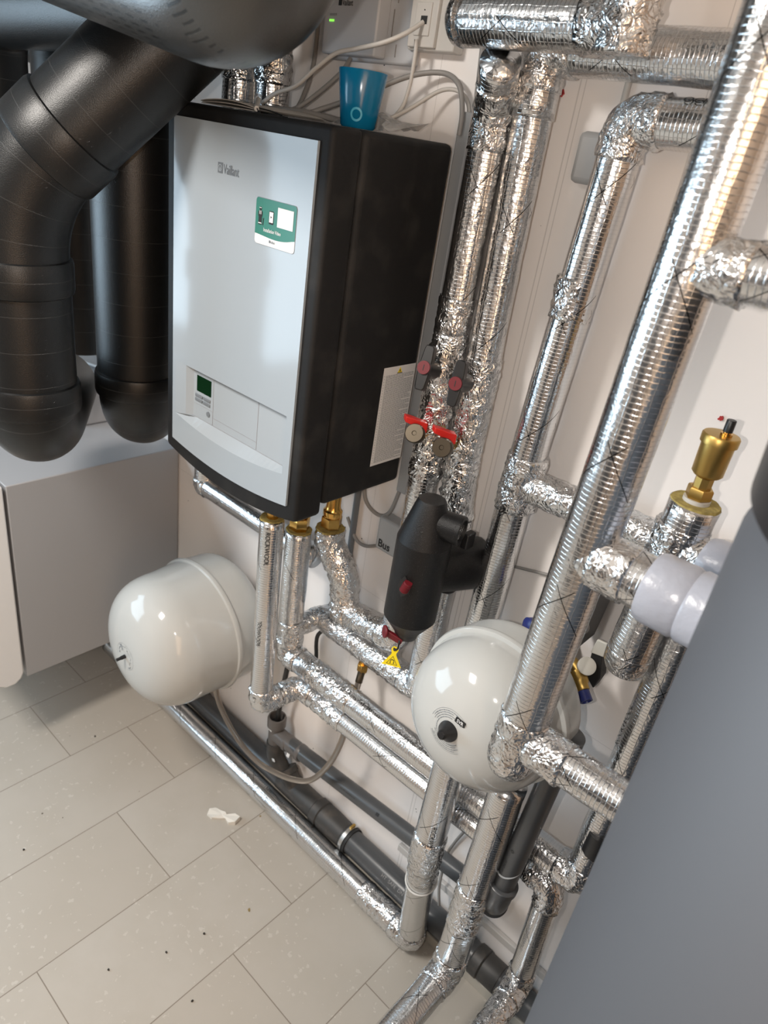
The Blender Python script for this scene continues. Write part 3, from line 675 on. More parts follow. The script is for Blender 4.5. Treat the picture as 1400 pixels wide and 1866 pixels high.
# middle outlet, along the wall and up the right-hand side
t = thing('insulated_pipe', (0.257, -0.15, 1.10), 'middle foil pipe under the heating unit, running along the wall and up beside the tank', 'pipe', PG)
foil_run(t, [(0.257, -0.15, 1.105), (0.262, -0.15, 0.718), (1.172, -0.15, 0.722), (1.172, -0.15, 1.44)], 0.0335, 'foil', R=0.04)
wool_end(t, (0.257, -0.15, 1.104), (0, 0, 1), 0.033)
mb = MB().lathe([(-0.02, 0.015), (0.15, 0.015)], (0.257, -0.15, 1.115), (0, 0, 1), 24); hexnut(mb, (0.257, -0.15, 1.125), (0, 0, 1), 0.0255, 0.034); mb.lathe([(0, 0.019), (0.012, 0.0195), (0.014, 0.023), (0.022, 0.023), (0.024, 0.017), (0.05, 0.017)], (0.257, -0.15, 1.143), (0, 0, 1), 32)
obj('brass_union', mb, 'brass', t)
foil_run(t, [(0.267, -0.15, 0.80), (0.285, -0.07, 0.815), (0.285, -0.055, 0.815)], 0.028, taped=(0, 1), names=('foil_sleeve', 'taped_branch'))
collar(t, (0.266, -0.15, 0.79), (0, 0, 1), 0.036, 0.08)
collar(t, (0.44, -0.15, 0.719), (1, 0, 0), 0.036, 0.15, 'tape_band', 0.006)
rockwool(t, (1.172, -0.15, 1.09), (0, 0, 1), (-0.85, -0.5, 0), 0.033, 0.018, 'ROCKWOOL', 0.9)
obj('torn_gap', MB().tube([(1.181, -0.158, 0.83), (1.181, -0.158, 0.885)], 0.0315, 24, True, 0.004, 60), 'black_plastic', t, label='dark torn gap in the foil')

# rear outlet with a bend, then right to the separator
t = thing('insulated_pipe', (0.317, -0.10, 1.12), 'crinkled bent foil pipe under the right rear corner of the heating unit', 'pipe', PG)
P3 = smooth_path([(0.317, -0.10, 1.122), (0.322, -0.10, 1.08), (0.372, -0.09, 1.005), (0.380, -0.085, 0.945), (0.382, -0.085, 0.91)], 10)
obj('taped_sleeve', MB().tube(resample(P3, 0.006), 0.0375, 44, True, 0.0045, 80), 'foil_tape', t, autosm=False)
foil_run(t, [(0.382, -0.085, 0.935), (0.386, -0.085, 0.902), (0.56, -0.085, 0.925), (0.565, -0.085, 1.0)], 0.036, taped=(0, 1, 2), R=0.03)
wool_end(t, (0.317, -0.10, 1.121), (0, 0, 1), 0.037)
mb = MB().lathe([(-0.02, 0.015), (0.17, 0.015)], (0.317, -0.10, 1.13), (0, 0, 1), 24); hexnut(mb, (0.317, -0.10, 1.143), (0, 0, 1), 0.0265, 0.030)
mb.lathe([(0, 0.022), (0.004, 0.024), (0.016, 0.024), (0.02, 0.020), (0.03, 0.018), (0.06, 0.018)], (0.317, -0.10, 1.158), (0, 0, 1), 32)
obj('brass_union', mb, 'brass', t)

# return under the separator and its riser up the wall
t = thing('insulated_pipe', (0.645, -0.07, 0.80), 'right-hand foil riser of the close pair, passing behind the black separator', 'pipe', PG)
riser_r = t
foil_run(t, [(0.285, -0.06, 0.815), (0.648, -0.068, 0.815), (0.648, -0.07, 1.155)], 0.034, taped=(0,), R=0.04)
foil_run(t, [(0.672, -0.07, 1.195), (0.640, -0.07, 1.36), (0.628, -0.07, 2.10)], 0.033, 'foil', R=0.05)
collar(t, (0.637, -0.07, 1.50), (0, 0, 1), 0.0355, 0.30, 'tape_band', 0.008)
foil_run(t, [(0.628, -0.07, 2.06), (0.628, -0.07, 2.160), (1.45, -0.07, 2.160)], 0.037, 'foil', R=0.05)

t = thing('insulated_pipe', (0.563, -0.09, 0.9), 'left-hand foil riser of the close pair, next to the grey trunking', 'pipe', PG)
riser_l = t
foil_run(t, [(0.560, -0.09, 0.97), (0.563, -0.09, 1.62), (0.563, -0.09, 2.06), (0.60, -0.15, 2.13)], 0.033, 'foil')
collar(t, (0.562, -0.09, 1.52), (0, 0, 1), 0.0375, 0.30, 'tape_band', 0.009)
collar(t, (0.562, -0.09, 1.70), (0, 0, 1), 0.036, 0.10, 'tape_band', 0.006)
foil_run(t, [(0.515, -0.15, 2.182), (0.80, -0.15, 2.182), (0.80, -0.15, 2.60)], 0.0385, 'foil', R=0.05)
obj('taped_end', MB().lathe([(0, 0.0405), (0.012, 0.038), (0.022, 0.028), (0.027, 0.01)], (0.518, -0.15, 2.182), (-1, 0, 0), 32), 'foil_tape', t)
collar(t, (0.80, -0.15, 2.19), (0, 0, 1), 0.042, 0.09, 'tape_band', 0.007)

# riser against the wall right of the pair
t = thing('insulated_pipe', (0.775, -0.07, 0.65), 'foil riser with an elbowed top, left of the thick front riser', 'pipe', PG)
foil_run(t, [(0.765, -0.07, 0.68), (0.775, -0.07, 1.44), (0.803, -0.07, 2.075), (1.45, -0.07, 2.08)], 0.035, 'foil_fine', R=0.045)
collar(t, (0.780, -0.07, 1.445), (0, 0, 1), 0.040, 0.11, 'tape_band', 0.008)
collar(t, (0.788, -0.07, 1.80), (0, 0, 1), 0.0375, 0.07, 'tape_band', 0.007)
foil_run(t, [(0.785, -0.07, 1.442), (1.15, -0.07, 1.452)], 0.032, names=('foil_branch', 'taped_elbow'), taped=(0,))
rockwool(t, (0.885, -0.07, 2.0765), (1, 0, 0), (0, -0.55, 0.83), 0.035, 0.019, 'OCKWOOL')

# thick front riser with three branches to the tank
t = thing('insulated_pipe', (1.06, -0.42, 1.2), 'thickest foil riser, nearest the viewer, its rounded foot before the white vessel', 'pipe', PG)
foil_run(t, [(1.107, -0.42, 2.62), (1.060, -0.42, 1.215)], 0.0370, 'foil_fine', names=('foil_sleeve', 'taped_elbow'))
foot = resample([(1.0615, -0.42, 1.26), (1.0585, -0.42, 1.165)], 0.007)
obj('taped_foot', MB().tube(foot, 0.0385, 44, True, 0.0035, 85), 'foil_tape', t, autosm=False)
obj('taped_cap', MB().lathe([(-0.01, 0.039), (0.004, 0.0380), (0.02, 0.032), (0.030, 0.018), (0.034, 0.004)], (1.0585, -0.42, 1.165), (0, 0, -1), 32), 'foil_tape', t)
foil_run(t, [(1.060, -0.42, 1.215), (1.306, -0.42, 1.223)], 0.032, 'foil', names=('foil_branch', 'taped_elbow'))
collar(t, (1.115, -0.42, 1.217), (1, 0, 0), 0.036, 0.06, 'tape_band', 0.004)
foil_run(t, [(1.066, -0.42, 1.553), (1.306, -0.42, 1.553)], 0.037, names=('foil_branch', 'taped_elbow'))
collar(t, (1.115, -0.42, 1.553), (1, 0, 0), 0.040, 0.05, 'tape_band', 0.004)
obj('tape_sleeve', MB().lathe([(0, 0.030), (0.004, 0.044), (0.012, 0.047), (0.05, 0.0475), (0.056, 0.045), (0.060, 0.0475), (0.146, 0.046)], (1.158, -0.42, 1.553), (1, 0, 0), 48), 'grey_tape', t, label='grey tape wrapped sleeve')
foil_run(t, [(1.085, -0.42, 1.925), (1.50, -0.42, 1.945)], 0.031, 'foil', names=('foil_branch', 'taped_elbow'))
collar(t, (1.125, -0.42, 1.927), (1, 0, 0), 0.035, 0.05, 'tape_band', 0.006)

# pipe along the foot of the wall
t = thing('insulated_pipe', (0.8, -0.1, 0.045), 'foil pipe lying on the floor along the wall, turning up at its right end', 'pipe', PG)
foil_run(t, [(-0.80, -0.107, 0.038), (0.820, -0.107, 0.038), (0.856, -0.219, 0.55), (0.862, -0.226, 0.90)], 0.0365, 'foil_fine', R=0.05)
collar(t, (0.72, -0.107, 0.038), (1, 0, 0), 0.038, 0.18, 'tape_band', 0.006)
collar(t, (0.851, -0.2035, 0.48), (0.07, -0.22, 1), 0.0385, 0.10, 'tape_band', 0.006)
rockwool(t, (0.8582, -0.2216, 0.68), (-0.017, 0.02, -1), (0.55, -0.83, 0), 0.0365, 0.017, 'ROCKWOOL', 0.9)
obj('cable_tie', MB().tube([(0.8455 + 0.0385 * math.cos(a), -0.186 + 0.0385 * math.sin(a), 0.40 + 0.009 * math.sin(a)) for a in [2 * PI * k / 24 for k in range(25)]], 0.0022, 8), 'cable_white', t)

# second floor-going riser
t = thing('insulated_pipe', (1.0, -0.24, 0.28), 'foil pipe coming down from the second vessel and bending out over the floor', 'pipe', PG)
foil_run(t, [(1.004, -0.24, 0.92), (0.998, -0.24, 0.285), (0.995, -0.80, 0.275)], 0.036, 'foil_fine', R=0.05)
collar(t, (1.0, -0.24, 0.53), (0, 0, 1), 0.039, 0.14, 'tape_band', 0.006)
rockwool(t, (0.999, -0.24, 0.40), (0, 0, -1), (0.9, -0.5, 0), 0.036, 0.015, 'ROCKWOOL', 0.8)

# vent pipe with air vent
t = thing('insulated_pipe', (1.118, -0.18, 1.25), 'short fat foil pipe with an open top below the brass air vent', 'pipe', PG)
foil_run(t, [(1.122, -0.18, 1.583), (1.112, -0.18, 1.27)], 0.038, 'foil')
wool_end(t, (1.122, -0.18, 1.582), (0, 0, 1), 0.0375)
obj('taped_foot', MB().lathe([(-0.02, 0.0395), (0.005, 0.039), (0.02, 0.032), (0.028, 0.012)], (1.112, -0.18, 1.275), (0, 0, -1), 32), 'foil_tape', t)
collar(t, (1.118, -0.18, 1.50), (0, 0, 1), 0.041, 0.09, 'tape_band', 0.008)
foil_run(t, [(1.119, -0.18, 1.505), (1.33, -0.21, 1.51), (1.41, -0.34, 1.512)], 0.034, names=('foil_branch', 'taped_elbow'), taped=(0, 1))
obj('tape_sleeve', MB().lathe([(0, 0.025), (0.006, 0.038), (0.016, 0.0415), (0.05, 0.042), (0.10, 0.042)], (1.160, -0.185, 1.505), (1, -0.12, 0.03), 48), 'grey_tape', t, label='grey tape wrapped sleeve')

# behind the unit
t = thing('insulated_pipe', (-0.25, -0.06, 0.98), 'short foil pipe on the wall under the left bottom corner of the heating unit', 'pipe', PG)
foil_run(t, [(-0.262, -0.06, 1.30), (-0.262, -0.06, 0.982), (0.24, -0.06, 0.982)], 0.033, 'foil_fine', R=0.012)
for x, lab in ((-0.11, 'left of two upright foil pipes above the heating unit'), (0.0, 'right of two upright foil pipes above the heating unit')):
    t = thing('insulated_pipe', (x, -0.11, 2.003), lab, 'pipe', PG)
    foil_run(t, [(x, -0.11, 2.004), (x, -0.11, 2.62)], 0.038, 'foil')
    collar(t, (x, -0.11, 2.09), (0, 0, 1), 0.041, 0.06, 'tape_band', 0.007)

# ================================================================== brass air vent
t = thing('air_vent', (1.122, -0.18, 1.586), 'brass automatic air vent with a small black cap on the fat foil pipe', 'valve')
B = (1.122, -0.18, 1.586)
mb = MB().lathe([(0, 0.020), (0.006, 0.020)], B, (0, 0, 1), 32); obj('seal_ring', mb, 'cable_white', t)
mb = MB(); hexnut(mb, (B[0], B[1], B[2] + 0.015), (0, 0, 1), 0.0195, 0.018); mb.lathe([(0.02, 0.0135), (0.045, 0.0135)], B, (0, 0, 1), 8); obj('hex_base', mb, 'brass_dull', t)
obj('float_body', MB().lathe([(0.040, 0.012), (0.044, 0.019), (0.048, 0.0225), (0.094, 0.0235), (0.0945, 0.0265), (0.106, 0.0268), (0.1085, 0.0250), (0.1095, 0.006)], B, (0, 0, 1), 64), 'brass_dull', t)
obj('vent_neck', MB().lathe([(0, 0.0085), (0.004, 0.0085), (0.004, 0.0055), (0.012, 0.0055)], (B[0] + 0.006, B[1] - 0.002, B[2] + 0.109), (0, 0, 1), 16), 'brass', t)
obj('vent_cap', MB().lathe([(0, 0.0068), (0.017, 0.0068), (0.018, 0.006)], (B[0] + 0.006, B[1] - 0.002, B[2] + 0.115), (0, 0, 1), 24), 'black_plastic', t)

# ================================================================== separator
SX, SY_ = 0.668, -0.20
t = thing('dirt_separator', (SX, SY_, 1.05), 'black foam-cased dirt separator hanging in front of the foil risers', 'separator')
sep = t
cs_ = obj('casing', MB().lathe([(1.073, 0.030), (1.112, 0.0565), (1.300, 0.0565), (1.385, 0.030), (1.391, 0.027)], (SX, SY_, 0), (0, 0, 1), 72), 'black_foam', t); cs_.data.set_sharp_from_angle(angle=math.radians(12))
obj('bottom_cap', MB().lathe([(1.050, 0.016), (1.056, 0.024), (1.075, 0.029)], (SX, SY_, 0), (0, 0, 1), 32), 'black_plastic', t)
mb = MB().lathe([(0, 0.030), (0.060, 0.030), (0.061, 0.024), (0.045, 0.022), (0.044, 0.001)], (SX + 0.012, SY_ + 0.004, 1.345), (0.95, 0.25, 0.0), 40); obj('side_port', mb, 'black_foam', t)
obj('port_plug', MB().tube([(SX + 0.055, SY_ + 0.015, 1.345), (SX + 0.066, SY_ + 0.018, 1.345)], 0.019, 24, True, 0.004, 80), 'foil_tape', t)
obj('rear_shell', MB().lathe([(0, 0.050), (0.075, 0.054), (0.150, 0.056), (0.158, 0.050)], (SX - 0.01, SY_ + 0.01, 1.215), (0.42, 0.90, 0.03), 56), 'black_foam', t)
obj('pipe_collar', MB().lathe([(0, 0.034), (0.05, 0.037), (0.08, 0.034)], (0.655, -0.075, 1.135), (0.2, 0, 1), 40), 'black_foam', t)
obj('clip', MB().obox((SX + 0.055, SY_ + 0.075, 1.30), (1, 0, 0), (0, 1, 0), (0, 0, 1), 0.008, 0.014, 0.018), 'black_plastic', t, bevel=0.003)
# red quick vent in its window
n_ = Vector((0.25, -0.97, 0)).normalized(); s_ = Vector((0.97, 0.25, 0)); c_ = Vector((SX, SY_, 1.212)) + n_ * 0.0565
win = [c_ + s_ * (-0.004) + Vector((0, 0, 0.026)), c_ + s_ * 0.012 + Vector((0, 0, 0.004)), c_ + s_ * 0.010 - Vector((0, 0, 0.010)), c_ + s_ * (-0.006) - Vector((0, 0, 0.026)), c_ + s_ * (-0.016) - Vector((0, 0, 0.002)), c_ + s_ * (-0.014) + Vector((0, 0, 0.012))]
obj('window_recess', MB().prism([p - n_ * 0.004 for p in win], n_ * 0.0062), 'black_plastic', t, smooth=False)
mb = MB().lathe([(-0.013, 0.0085), (0.013, 0.0085)], c_ + s_ * 0.002 + Vector((0, 0, 0.004)) + n_ * 0.003, (0.35, 0.0, 1), 20)
for k in range(6): mb.lathe([(-0.001, 0.0095), (0.001, 0.0095)], c_ + s_ * 0.002 + Vector((0, 0, 0.004)) + n_ * 0.003 + Vector((0.35, 0, 1)).normalized() * (-0.011 + k * 0.0035), (0.35, 0, 1), 20)
obj('red_vent', mb, 'dark_red', t, label='red ribbed vent')
# red drain key and yellow tag
kp = Vector((SX - 0.012, SY_ - 0.024, 1.060))
mb = MB().lathe([(0, 0.014), (0.006, 0.014)], kp + Vector((-0.016, -0.010, 0.004)), (-0.55, -0.83, 0.1), 24); mb.obox(kp + Vector((0.0, -0.004, -0.002)), (1, 0.45, -0.35), (-0.45, 1, 0), (0.3, 0, 1), 0.022, 0.005, 0.008)
obj('drain_key', mb, 'dark_red', t, bevel=0.002, label='red drain key')
t = thing('warning_tag', (SX + 0.002, SY_ - 0.03, 1.0), 'yellow triangular magnet warning tag hanging under the black separator', 'tag')
tn = Vector((0.45, -0.80, 0.35)).normalized(); tx = Vector((0.86, 0.50, 0.0)).normalized(); tz = tn.cross(tx) * -1
if tz.z < 0: tz = -tz
to = Vector((SX + 0.001, SY_ - 0.033, 1.012))
def tg(a, b, o=0.0): return to + tx * a + tz * b + tn * o
poly = [(-0.022, -0.019), (0.022, -0.019), (0.006, 0.006), (0.0055, 0.010), (0.009, 0.018), (0.006, 0.024), (-0.003, 0.025), (-0.007, 0.020), (-0.0065, 0.014), (-0.0045, 0.009), (-0.006, 0.005)]
obj('tag_plate', MB().prism([tg(a, b) for a, b in poly], tn * 0.0022), 'yellow', t, smooth=False)
k_ = MB(); tri = [(-0.0125, -0.0155), (0.0125, -0.0155), (0.0, 0.0035)]; tri2 = [(-0.0108, -0.0146), (0.0108, -0.0146), (0.0, 0.0018)]
for i in range(3):
    j = (i + 1) % 3; k_.add([tg(*tri[i], 0.0026), tg(*tri[j], 0.0026), tg(*tri2[j], 0.0026), tg(*tri2[i], 0.0026)], [(0, 1, 2, 3)])
k_.ring(tg(0, -0.0085, 0.0026), tn, 0.0028, 0.0046, 16, -1.5, 1.5, ref=tz)
for sx_ in (-1, 1): k_.add([tg(sx_ * 0.0046, -0.009, 0.0026), tg(sx_ * 0.0028, -0.009, 0.0026), tg(sx_ * 0.0028, -0.0135, 0.0026), tg(sx_ * 0.0046, -0.0135, 0.0026)], [(0, 1, 2, 3)])
k_.ring(tg(0.001, 0.0185, 0.0026), tn, 0.0, 0.0030, 16)
obj('magnet_symbol', k_, 'ink', t, smooth=False)
obj('hanging_loop', MB().tube(smooth_path([kp + Vector((0.012, 0.004, 0.004)), kp + Vector((0.018, -0.004, -0.010)), tg(0.006, 0.022, 0.002), tg(0.0, 0.0175, 0.004), tg(-0.002, 0.021, 0.001)], 8), 0.0022, 10), 'ink', t)

# ================================================================== ball valves with black wing handles
def ball_valve(rt, hd, label):
    t = thing('ball_valve', rt, label, 'valve', 'ball valves with black wing handles')
    rt, hd = Vector(rt), Vector(hd); d = (hd - rt); L = d.length; d.normalize(); up = Vector((0, 0, 1)); up = (up - d * up.dot(d)).normalized(); sd = d.cross(up)
    obj('stem', MB().lathe([(0, 0.014), (L * 0.3, 0.014), (L * 0.3, 0.009), (L * 0.5, 0.009)], rt, d, 24), 'nickel', t)
    obj('hub', MB().lathe([(L * 0.26, 0.014), (L * 0.30, 0.0185), (L * 0.60, 0.0180), (L, 0.0142), (L, 0.0125)], rt, d, 32), 'black_plastic', t)
    P = []
    for s in (1, -1):
        wing = [(-0.0125, 0), (0.0125, 0), (0.0095, 0.036 * s), (0.007, 0.043 * s), (-0.007, 0.043 * s), (-0.0100, 0.038 * s)]
        obj('handle_wing', MB().prism([rt + d * (L * 0.72) + sd * a + up * b for a, b in wing], d * (L * 0.26)), 'black_plastic', t, bevel=0.002)
    obj('end_cap', MB().lathe([(L, 0.0130), (L + 0.0025, 0.0126)], rt, d, 32), 'dark_red', t, label='dark red cap')
    obj('cap_slot', MB().obox(hd + d * 0.0026, sd, up, d, 0.0008, 0.0055, 0.0003), 'ink', t, smooth=False)
ball_valve((0.556, -0.112, 1.604), (0.577, -0.180, 1.626), 'ball valve with a black wing handle and red cap, nearer the heating unit')
ball_valve((0.625, -0.092, 1.600), (0.652, -0.176, 1.618), 'ball valve with a black wing handle and red cap, farther from the heating unit')
def drain_valve(rt, hd, label):
    t = thing('drain_valve', rt, label, 'valve', 'small drain valves with red levers')
    rt, hd = Vector(rt), Vector(hd); d = hd - rt; L = d.length; d.normalize()
    obj('body', MB().lathe([(-0.01, 0.010), (0.3 * L, 0.010), (0.3 * L, 0.0125), (0.55 * L, 0.0125), (0.55 * L, 0.008), (0.72 * L, 0.008)], rt, d, 6), 'brass_dull', t)
    obj('end_cap', MB().lathe([(0.66 * L, 0.0150), (0.68 * L, 0.0190), (0.94 * L, 0.0200), (L, 0.0180), (L, 0.005), (L - 0.0015, 0.004)], rt, d, 40), 'nickel', t)
    e = rt + d * (0.44 * L)
    obj('spindle', MB().lathe([(0, 0.006), (0.022, 0.006)], e, (0, 0, 1), 16), 'brass_dull', t)
    top = e + Vector((0.0, 0, 0.022)); lv = Vector((-0.60, -0.80, 0.12)).normalized(); sd = lv.cross(Vector((0, 0, 1))).normalized(); up = Vector((0, 0, 1))
    sec = [(-0.013, 0), (0.012, -0.001), (0.020, 0.010), (0.040, 0.014)]
    mb = MB()
    pf = [(-0.014, -0.010), (0.014, -0.012), (0.014, 0.000), (0.034, 0.005), (0.034, 0.017), (0.016, 0.015), (0.008, 0.013), (-0.014, 0.010)]
    mb.prism([top + lv * a + up * b - sd * 0.010 for a, b in pf], sd * 0.020)
    obj('lever', mb, 'red', t, bevel=0.0015, label='red lever')
drain_valve((0.556, -0.120, 1.462), (0.575, -0.172, 1.490), 'small drain valve with a red lever, nearer the heating unit')
drain_valve((0.618, -0.100, 1.462), (0.646, -0.172, 1.486), 'small drain valve with a red lever, farther from the heating unit')

# ================================================================== braided hose
hp = smooth_path([(0.470, -0.075, 0.765), (0.478, -0.095, 0.715), (0.480, -0.115, 0.64), (0.476, -0.120, 0.54), (0.445, -0.120, 0.42), (0.385, -0.120, 0.30), (0.31, -0.120, 0.235), (0.22, -0.122, 0.195), (0.14, -0.125, 0.180), (0.05, -0.13, 0.205), (-0.02, -0.145, 0.29), (-0.036, -0.158, 0.37), (-0.012, -0.165, 0.425)], 10)
t = thing('braided_hose', (0.470, -0.075, 0.77), 'braided steel hose looping from the left vessel to the foil pipes', 'hose')
obj('hose', MB().tube(hp, 0.0085, 20), 'hose', t)
mb = MB(); hexnut(mb, (0.470, -0.075, 0.766), (0, 0, 1), 0.0155, 0.024); mb.lathe([(0.012, 0.010), (0.030, 0.010)], (0.470, -0.075, 0.766), (0, 0, 1), 20); mb.lathe([(-0.012, 0.012), (-0.02, 0.0105)], (0.470, -0.076, 0.766), (0, 0, 1), 20)
obj('brass_nut', mb, 'brass', t)
obj('ferrule', MB().tube(hp[2:9], 0.0098, 20), 'nickel', t); obj('ferrule', MB().tube(hp[-8:], 0.0100, 20), 'nickel', t)

# ================================================================== drain pipes
def socket(parent, c, d, r, L, material='pvc_warm', name='socket'):
    obj(name, MB().lathe([(0, r), (L * 0.75, r), (L * 0.78, r * 1.09), (L * 0.97, r * 1.09), (L, r * 1.05), (L, r * 0.92), (L - 0.004, r * 0.9)], c, d, 40), material, parent)
t = thing('drain_fitting', (0.15, -0.055, 0.20), 'warm grey plastic drain tee with an open top under the front foil pipe', 'drain fitting')
A_ = Vector((0.150, -0.055, 0.215)); top_ = Vector((0.147, -0.055, 0.335))
mb = MB().lathe([(0, 0.0245), (0.075, 0.0245), (0.080, 0.0300), (0.110, 0.0305), (0.116, 0.0285), (0.116, 0.0240), (0.085, 0.0235), (0.084, 0.001)], A_, (top_ - A_), 48)
obj('tee_body', mb, 'pvc_warm', t)
obj('tee_opening', MB().disc(A_ + (top_ - A_).normalized() * 0.0845, (0, 0, 1), 0.0232, 32, 0.001), 'ink', t)
socket(t, (0.155, -0.055, 0.262), (1, 0, 0.02), 0.0255, 0.060, name='side_socket')
socket(t, (0.205, -0.055, 0.266), (1, 0, 0.05), 0.0255, 0.072, name='coupling')
mb = MB().prism([(0.168, -0.0795, 0.285), (0.180, -0.0795, 0.285), (0.180, -0.0795, 0.300), (0.168, -0.0795, 0.300)], (0, -0.0004, 0)); obj('paper_tag', MB().obox((0.146, -0.0795, 0.29), (1, -0.1, 0), (0.1, 1, 0), (0, 0, 1), 0.008, 0.0008, 0.006), 'label_white', t, smooth=False)
obj('paper_tag', MB().obox((0.235, -0.0755, 0.250), (1, 0, 0.05), (0, 1, -0.4), (0, 0.4, 1), 0.006, 0.0008, 0.010), 'label_white', t, smooth=False)
obj('bend', MB().tube(fillet([(0.150, -0.055, 0.225), (0.153, -0.055, 0.165), (0.20, -0.050, 0.115)], 0.03), 0.0285, 32), 'pvc_old', t)
obj('paper_tag', MB().obox((0.176, -0.081, 0.178), (1, -0.2, 0.6), (0.2, 1, 0), (-0.6, 0, 1), 0.008, 0.0008, 0.005), 'label_white', t, smooth=False)
obj('inlet_tube', MB().tube([(0.150, -0.055, 0.27), (0.160, -0.06, 0.42), (0.20, -0.08, 0.62)], 0.008, 16), 'cable_black', t)

t = thing('drain_pipe', (0.6, -0.045, 0.07), 'thick dark grey drain pipe low along the wall behind the floor pipe', 'drain pipe', 'grey drain pipes')
Kc = lambda x: (x, -0.041, 0.081 + 0.002 * (x - 0.3))
obj('pipe', MB().tube(resample([Kc(-0.9), Kc(1.5)], 0.2), 0.0370, 40), 'pvc', t)
for x, L in ((0.19, 0.16), (0.345, 0.06)):
    obj('fitting', MB().lathe([(0, 0.0385), (L, 0.0385)], Kc(x), (1, 0, 0), 40), 'pvc_old', t)
obj('branch_socket', MB().lathe([(0, 0.030), (0.07, 0.030), (0.072, 0.034), (0.09, 0.034)], (0.265, -0.045, 0.075), (-0.70, 0, 0.72), 40), 'pvc_old', t)
for x in (0.352, 0.985): obj('socket_ring', MB().lathe([(0, 0.0385), (0.004, 0.0425), (0.030, 0.0425), (0.034, 0.0385)], Kc(x), (1, 0, 0), 40), 'pvc_old', t)
obj('tapered_coupling', MB().lathe([(0, 0.0415), (0.05, 0.0410), (0.095, 0.0385)], Kc(0.39), (1, 0, 0), 40), 'pvc_old', t)
obj('old_fitting', MB().lathe([(0, 0.0395), (0.05, 0.0395)], Kc(1.02), (1, 0, 0), 40), 'pvc_old', t)
obj('pipe_clamp', MB().lathe([(0, 0.0425), (0.012, 0.0425)], Kc(0.492), (1, 0, 0), 40), 'steel', t)
obj('clamp_screw', MB().obox((0.498, -0.03, 0.122), (1, 0, 0), (0, 1, 0), (0, 0, 1), 0.004, 0.010, 0.008), 'brass_dull', t, bevel=0.001)
obj('rubber_ring', MB().lathe([(0, 0.0415), (0.008, 0.0415)], Kc(0.507), (1, 0, 0), 40), 'ink', t)
k_ = pipe_text(MB(), 'HT  SAFE  DN 75', Kc(0.66), (1, 0, 0), (0, -0.75, 0.66), 0.0370, 0.014, 1.0, 0.0)
obj('pipe_lettering', k_, 'cable_grey', t, smooth=False)

t = thing('drain_pipe', (0.6, -0.05, 0.30), 'thinner grey drain pipe sloping up the wall to the right from the tee', 'drain pipe', 'grey drain pipes')
Ka = Vector((0.205, -0.055, 0.266)); Kb = Vector((0.955, -0.055, 0.345))
obj('pipe', MB().tube(resample([Ka, Kb], 0.1), 0.0245, 36), 'pvc', t)
dK = (Kb - Ka).normalized()
obj('pipe_lettering', pipe_text(MB(), 'HT-PP  DN 50 x 1,8', Ka + dK * 0.26, dK, (0, -0.9, 0.40), 0.0245, 0.006, 1.2), 'ink', t, smooth=False)
mb = MB()
c0 = Ka + dK * 0.405; mb.obox(c0 + Vector((0, -0.021, 0.0135)), dK, (0, 0.55, 0.84), (0, -0.84, 0.55), 0.005, 0.0045, 0.0008)
obj('pipe_mark', mb, 'ink', t, smooth=False)

t = thing('drain_pipe', (1.05, -0.22, 0.58), 'upright grey drain pipe with an elbow at its foot below the second vessel', 'drain pipe', 'grey drain pipes')
G0 = Vector((1.075, -0.22, 1.085)); G1 = Vector((1.051, -0.22, 0.620))
obj('pipe', MB().tube(resample([G0, G1], 0.1), 0.0235, 36), 'pvc', t)
obj('top_socket', MB().lathe([(0, 0.0235), (0.004, 0.0285), (0.03, 0.0285), (0.033, 0.024)], G0 + Vector((0, 0, -0.02)), (0.05, 0, 1), 36), 'pvc', t)
obj('elbow', MB().tube(fillet([(1.0515, -0.22, 0.640), (1.049, -0.22, 0.575), (1.005, -0.155, 0.475)], 0.035, 12), 0.0275, 36), 'pvc', t)
obj('socket_ring', MB().lathe([(0, 0.0275), (0.003, 0.0315), (0.016, 0.0315), (0.019, 0.0275)], (1.0512, -0.22, 0.628), (0.05, 0, 1), 36), 'pvc', t)
obj('elbow_ring', MB().lathe([(0, 0.0275), (0.003, 0.0335), (0.014, 0.0335), (0.017, 0.0275)], (1.040, -0.207, 0.556), (-0.40, 0.58, -0.85), 36), 'pvc', t)
obj('rear_bend', MB().tube([(1.010, -0.162, 0.487), (0.950, -0.060, 0.345)], 0.0265, 32), 'pvc_old', t)
d_ = (G1 - G0).normalized()
obj('pipe_lettering', pipe_text(MB(), 'HT-PP  DN 50', G0 + d_ * 0.40, -d_, (-0.35, -0.93, 0), 0.0235, 0.007, 1.2), 'ink', t, smooth=False)
mb = MB(); c0 = G0 + d_ * 0.315; e_ = Vector((-0.2, -0.97, 0)).normalized(); mb.ring(c0 + e_ * 0.0242, e_, 0.003, 0.0048, 4, ref=(0.05, 0, 1)); obj('pipe_mark', mb, 'ink', t, smooth=False)
tie = [Vector((1.053 + 0.0245 * math.cos(a), -0.22 + 0.0245 * math.sin(a), 0.702 + 0.016 * math.sin(a + 0.6))) for a in [2 * PI * k / 28 for k in range(29)]]
obj('cable_tie', MB().tube(tie, 0.0020, 8), 'grey_conduit', t)

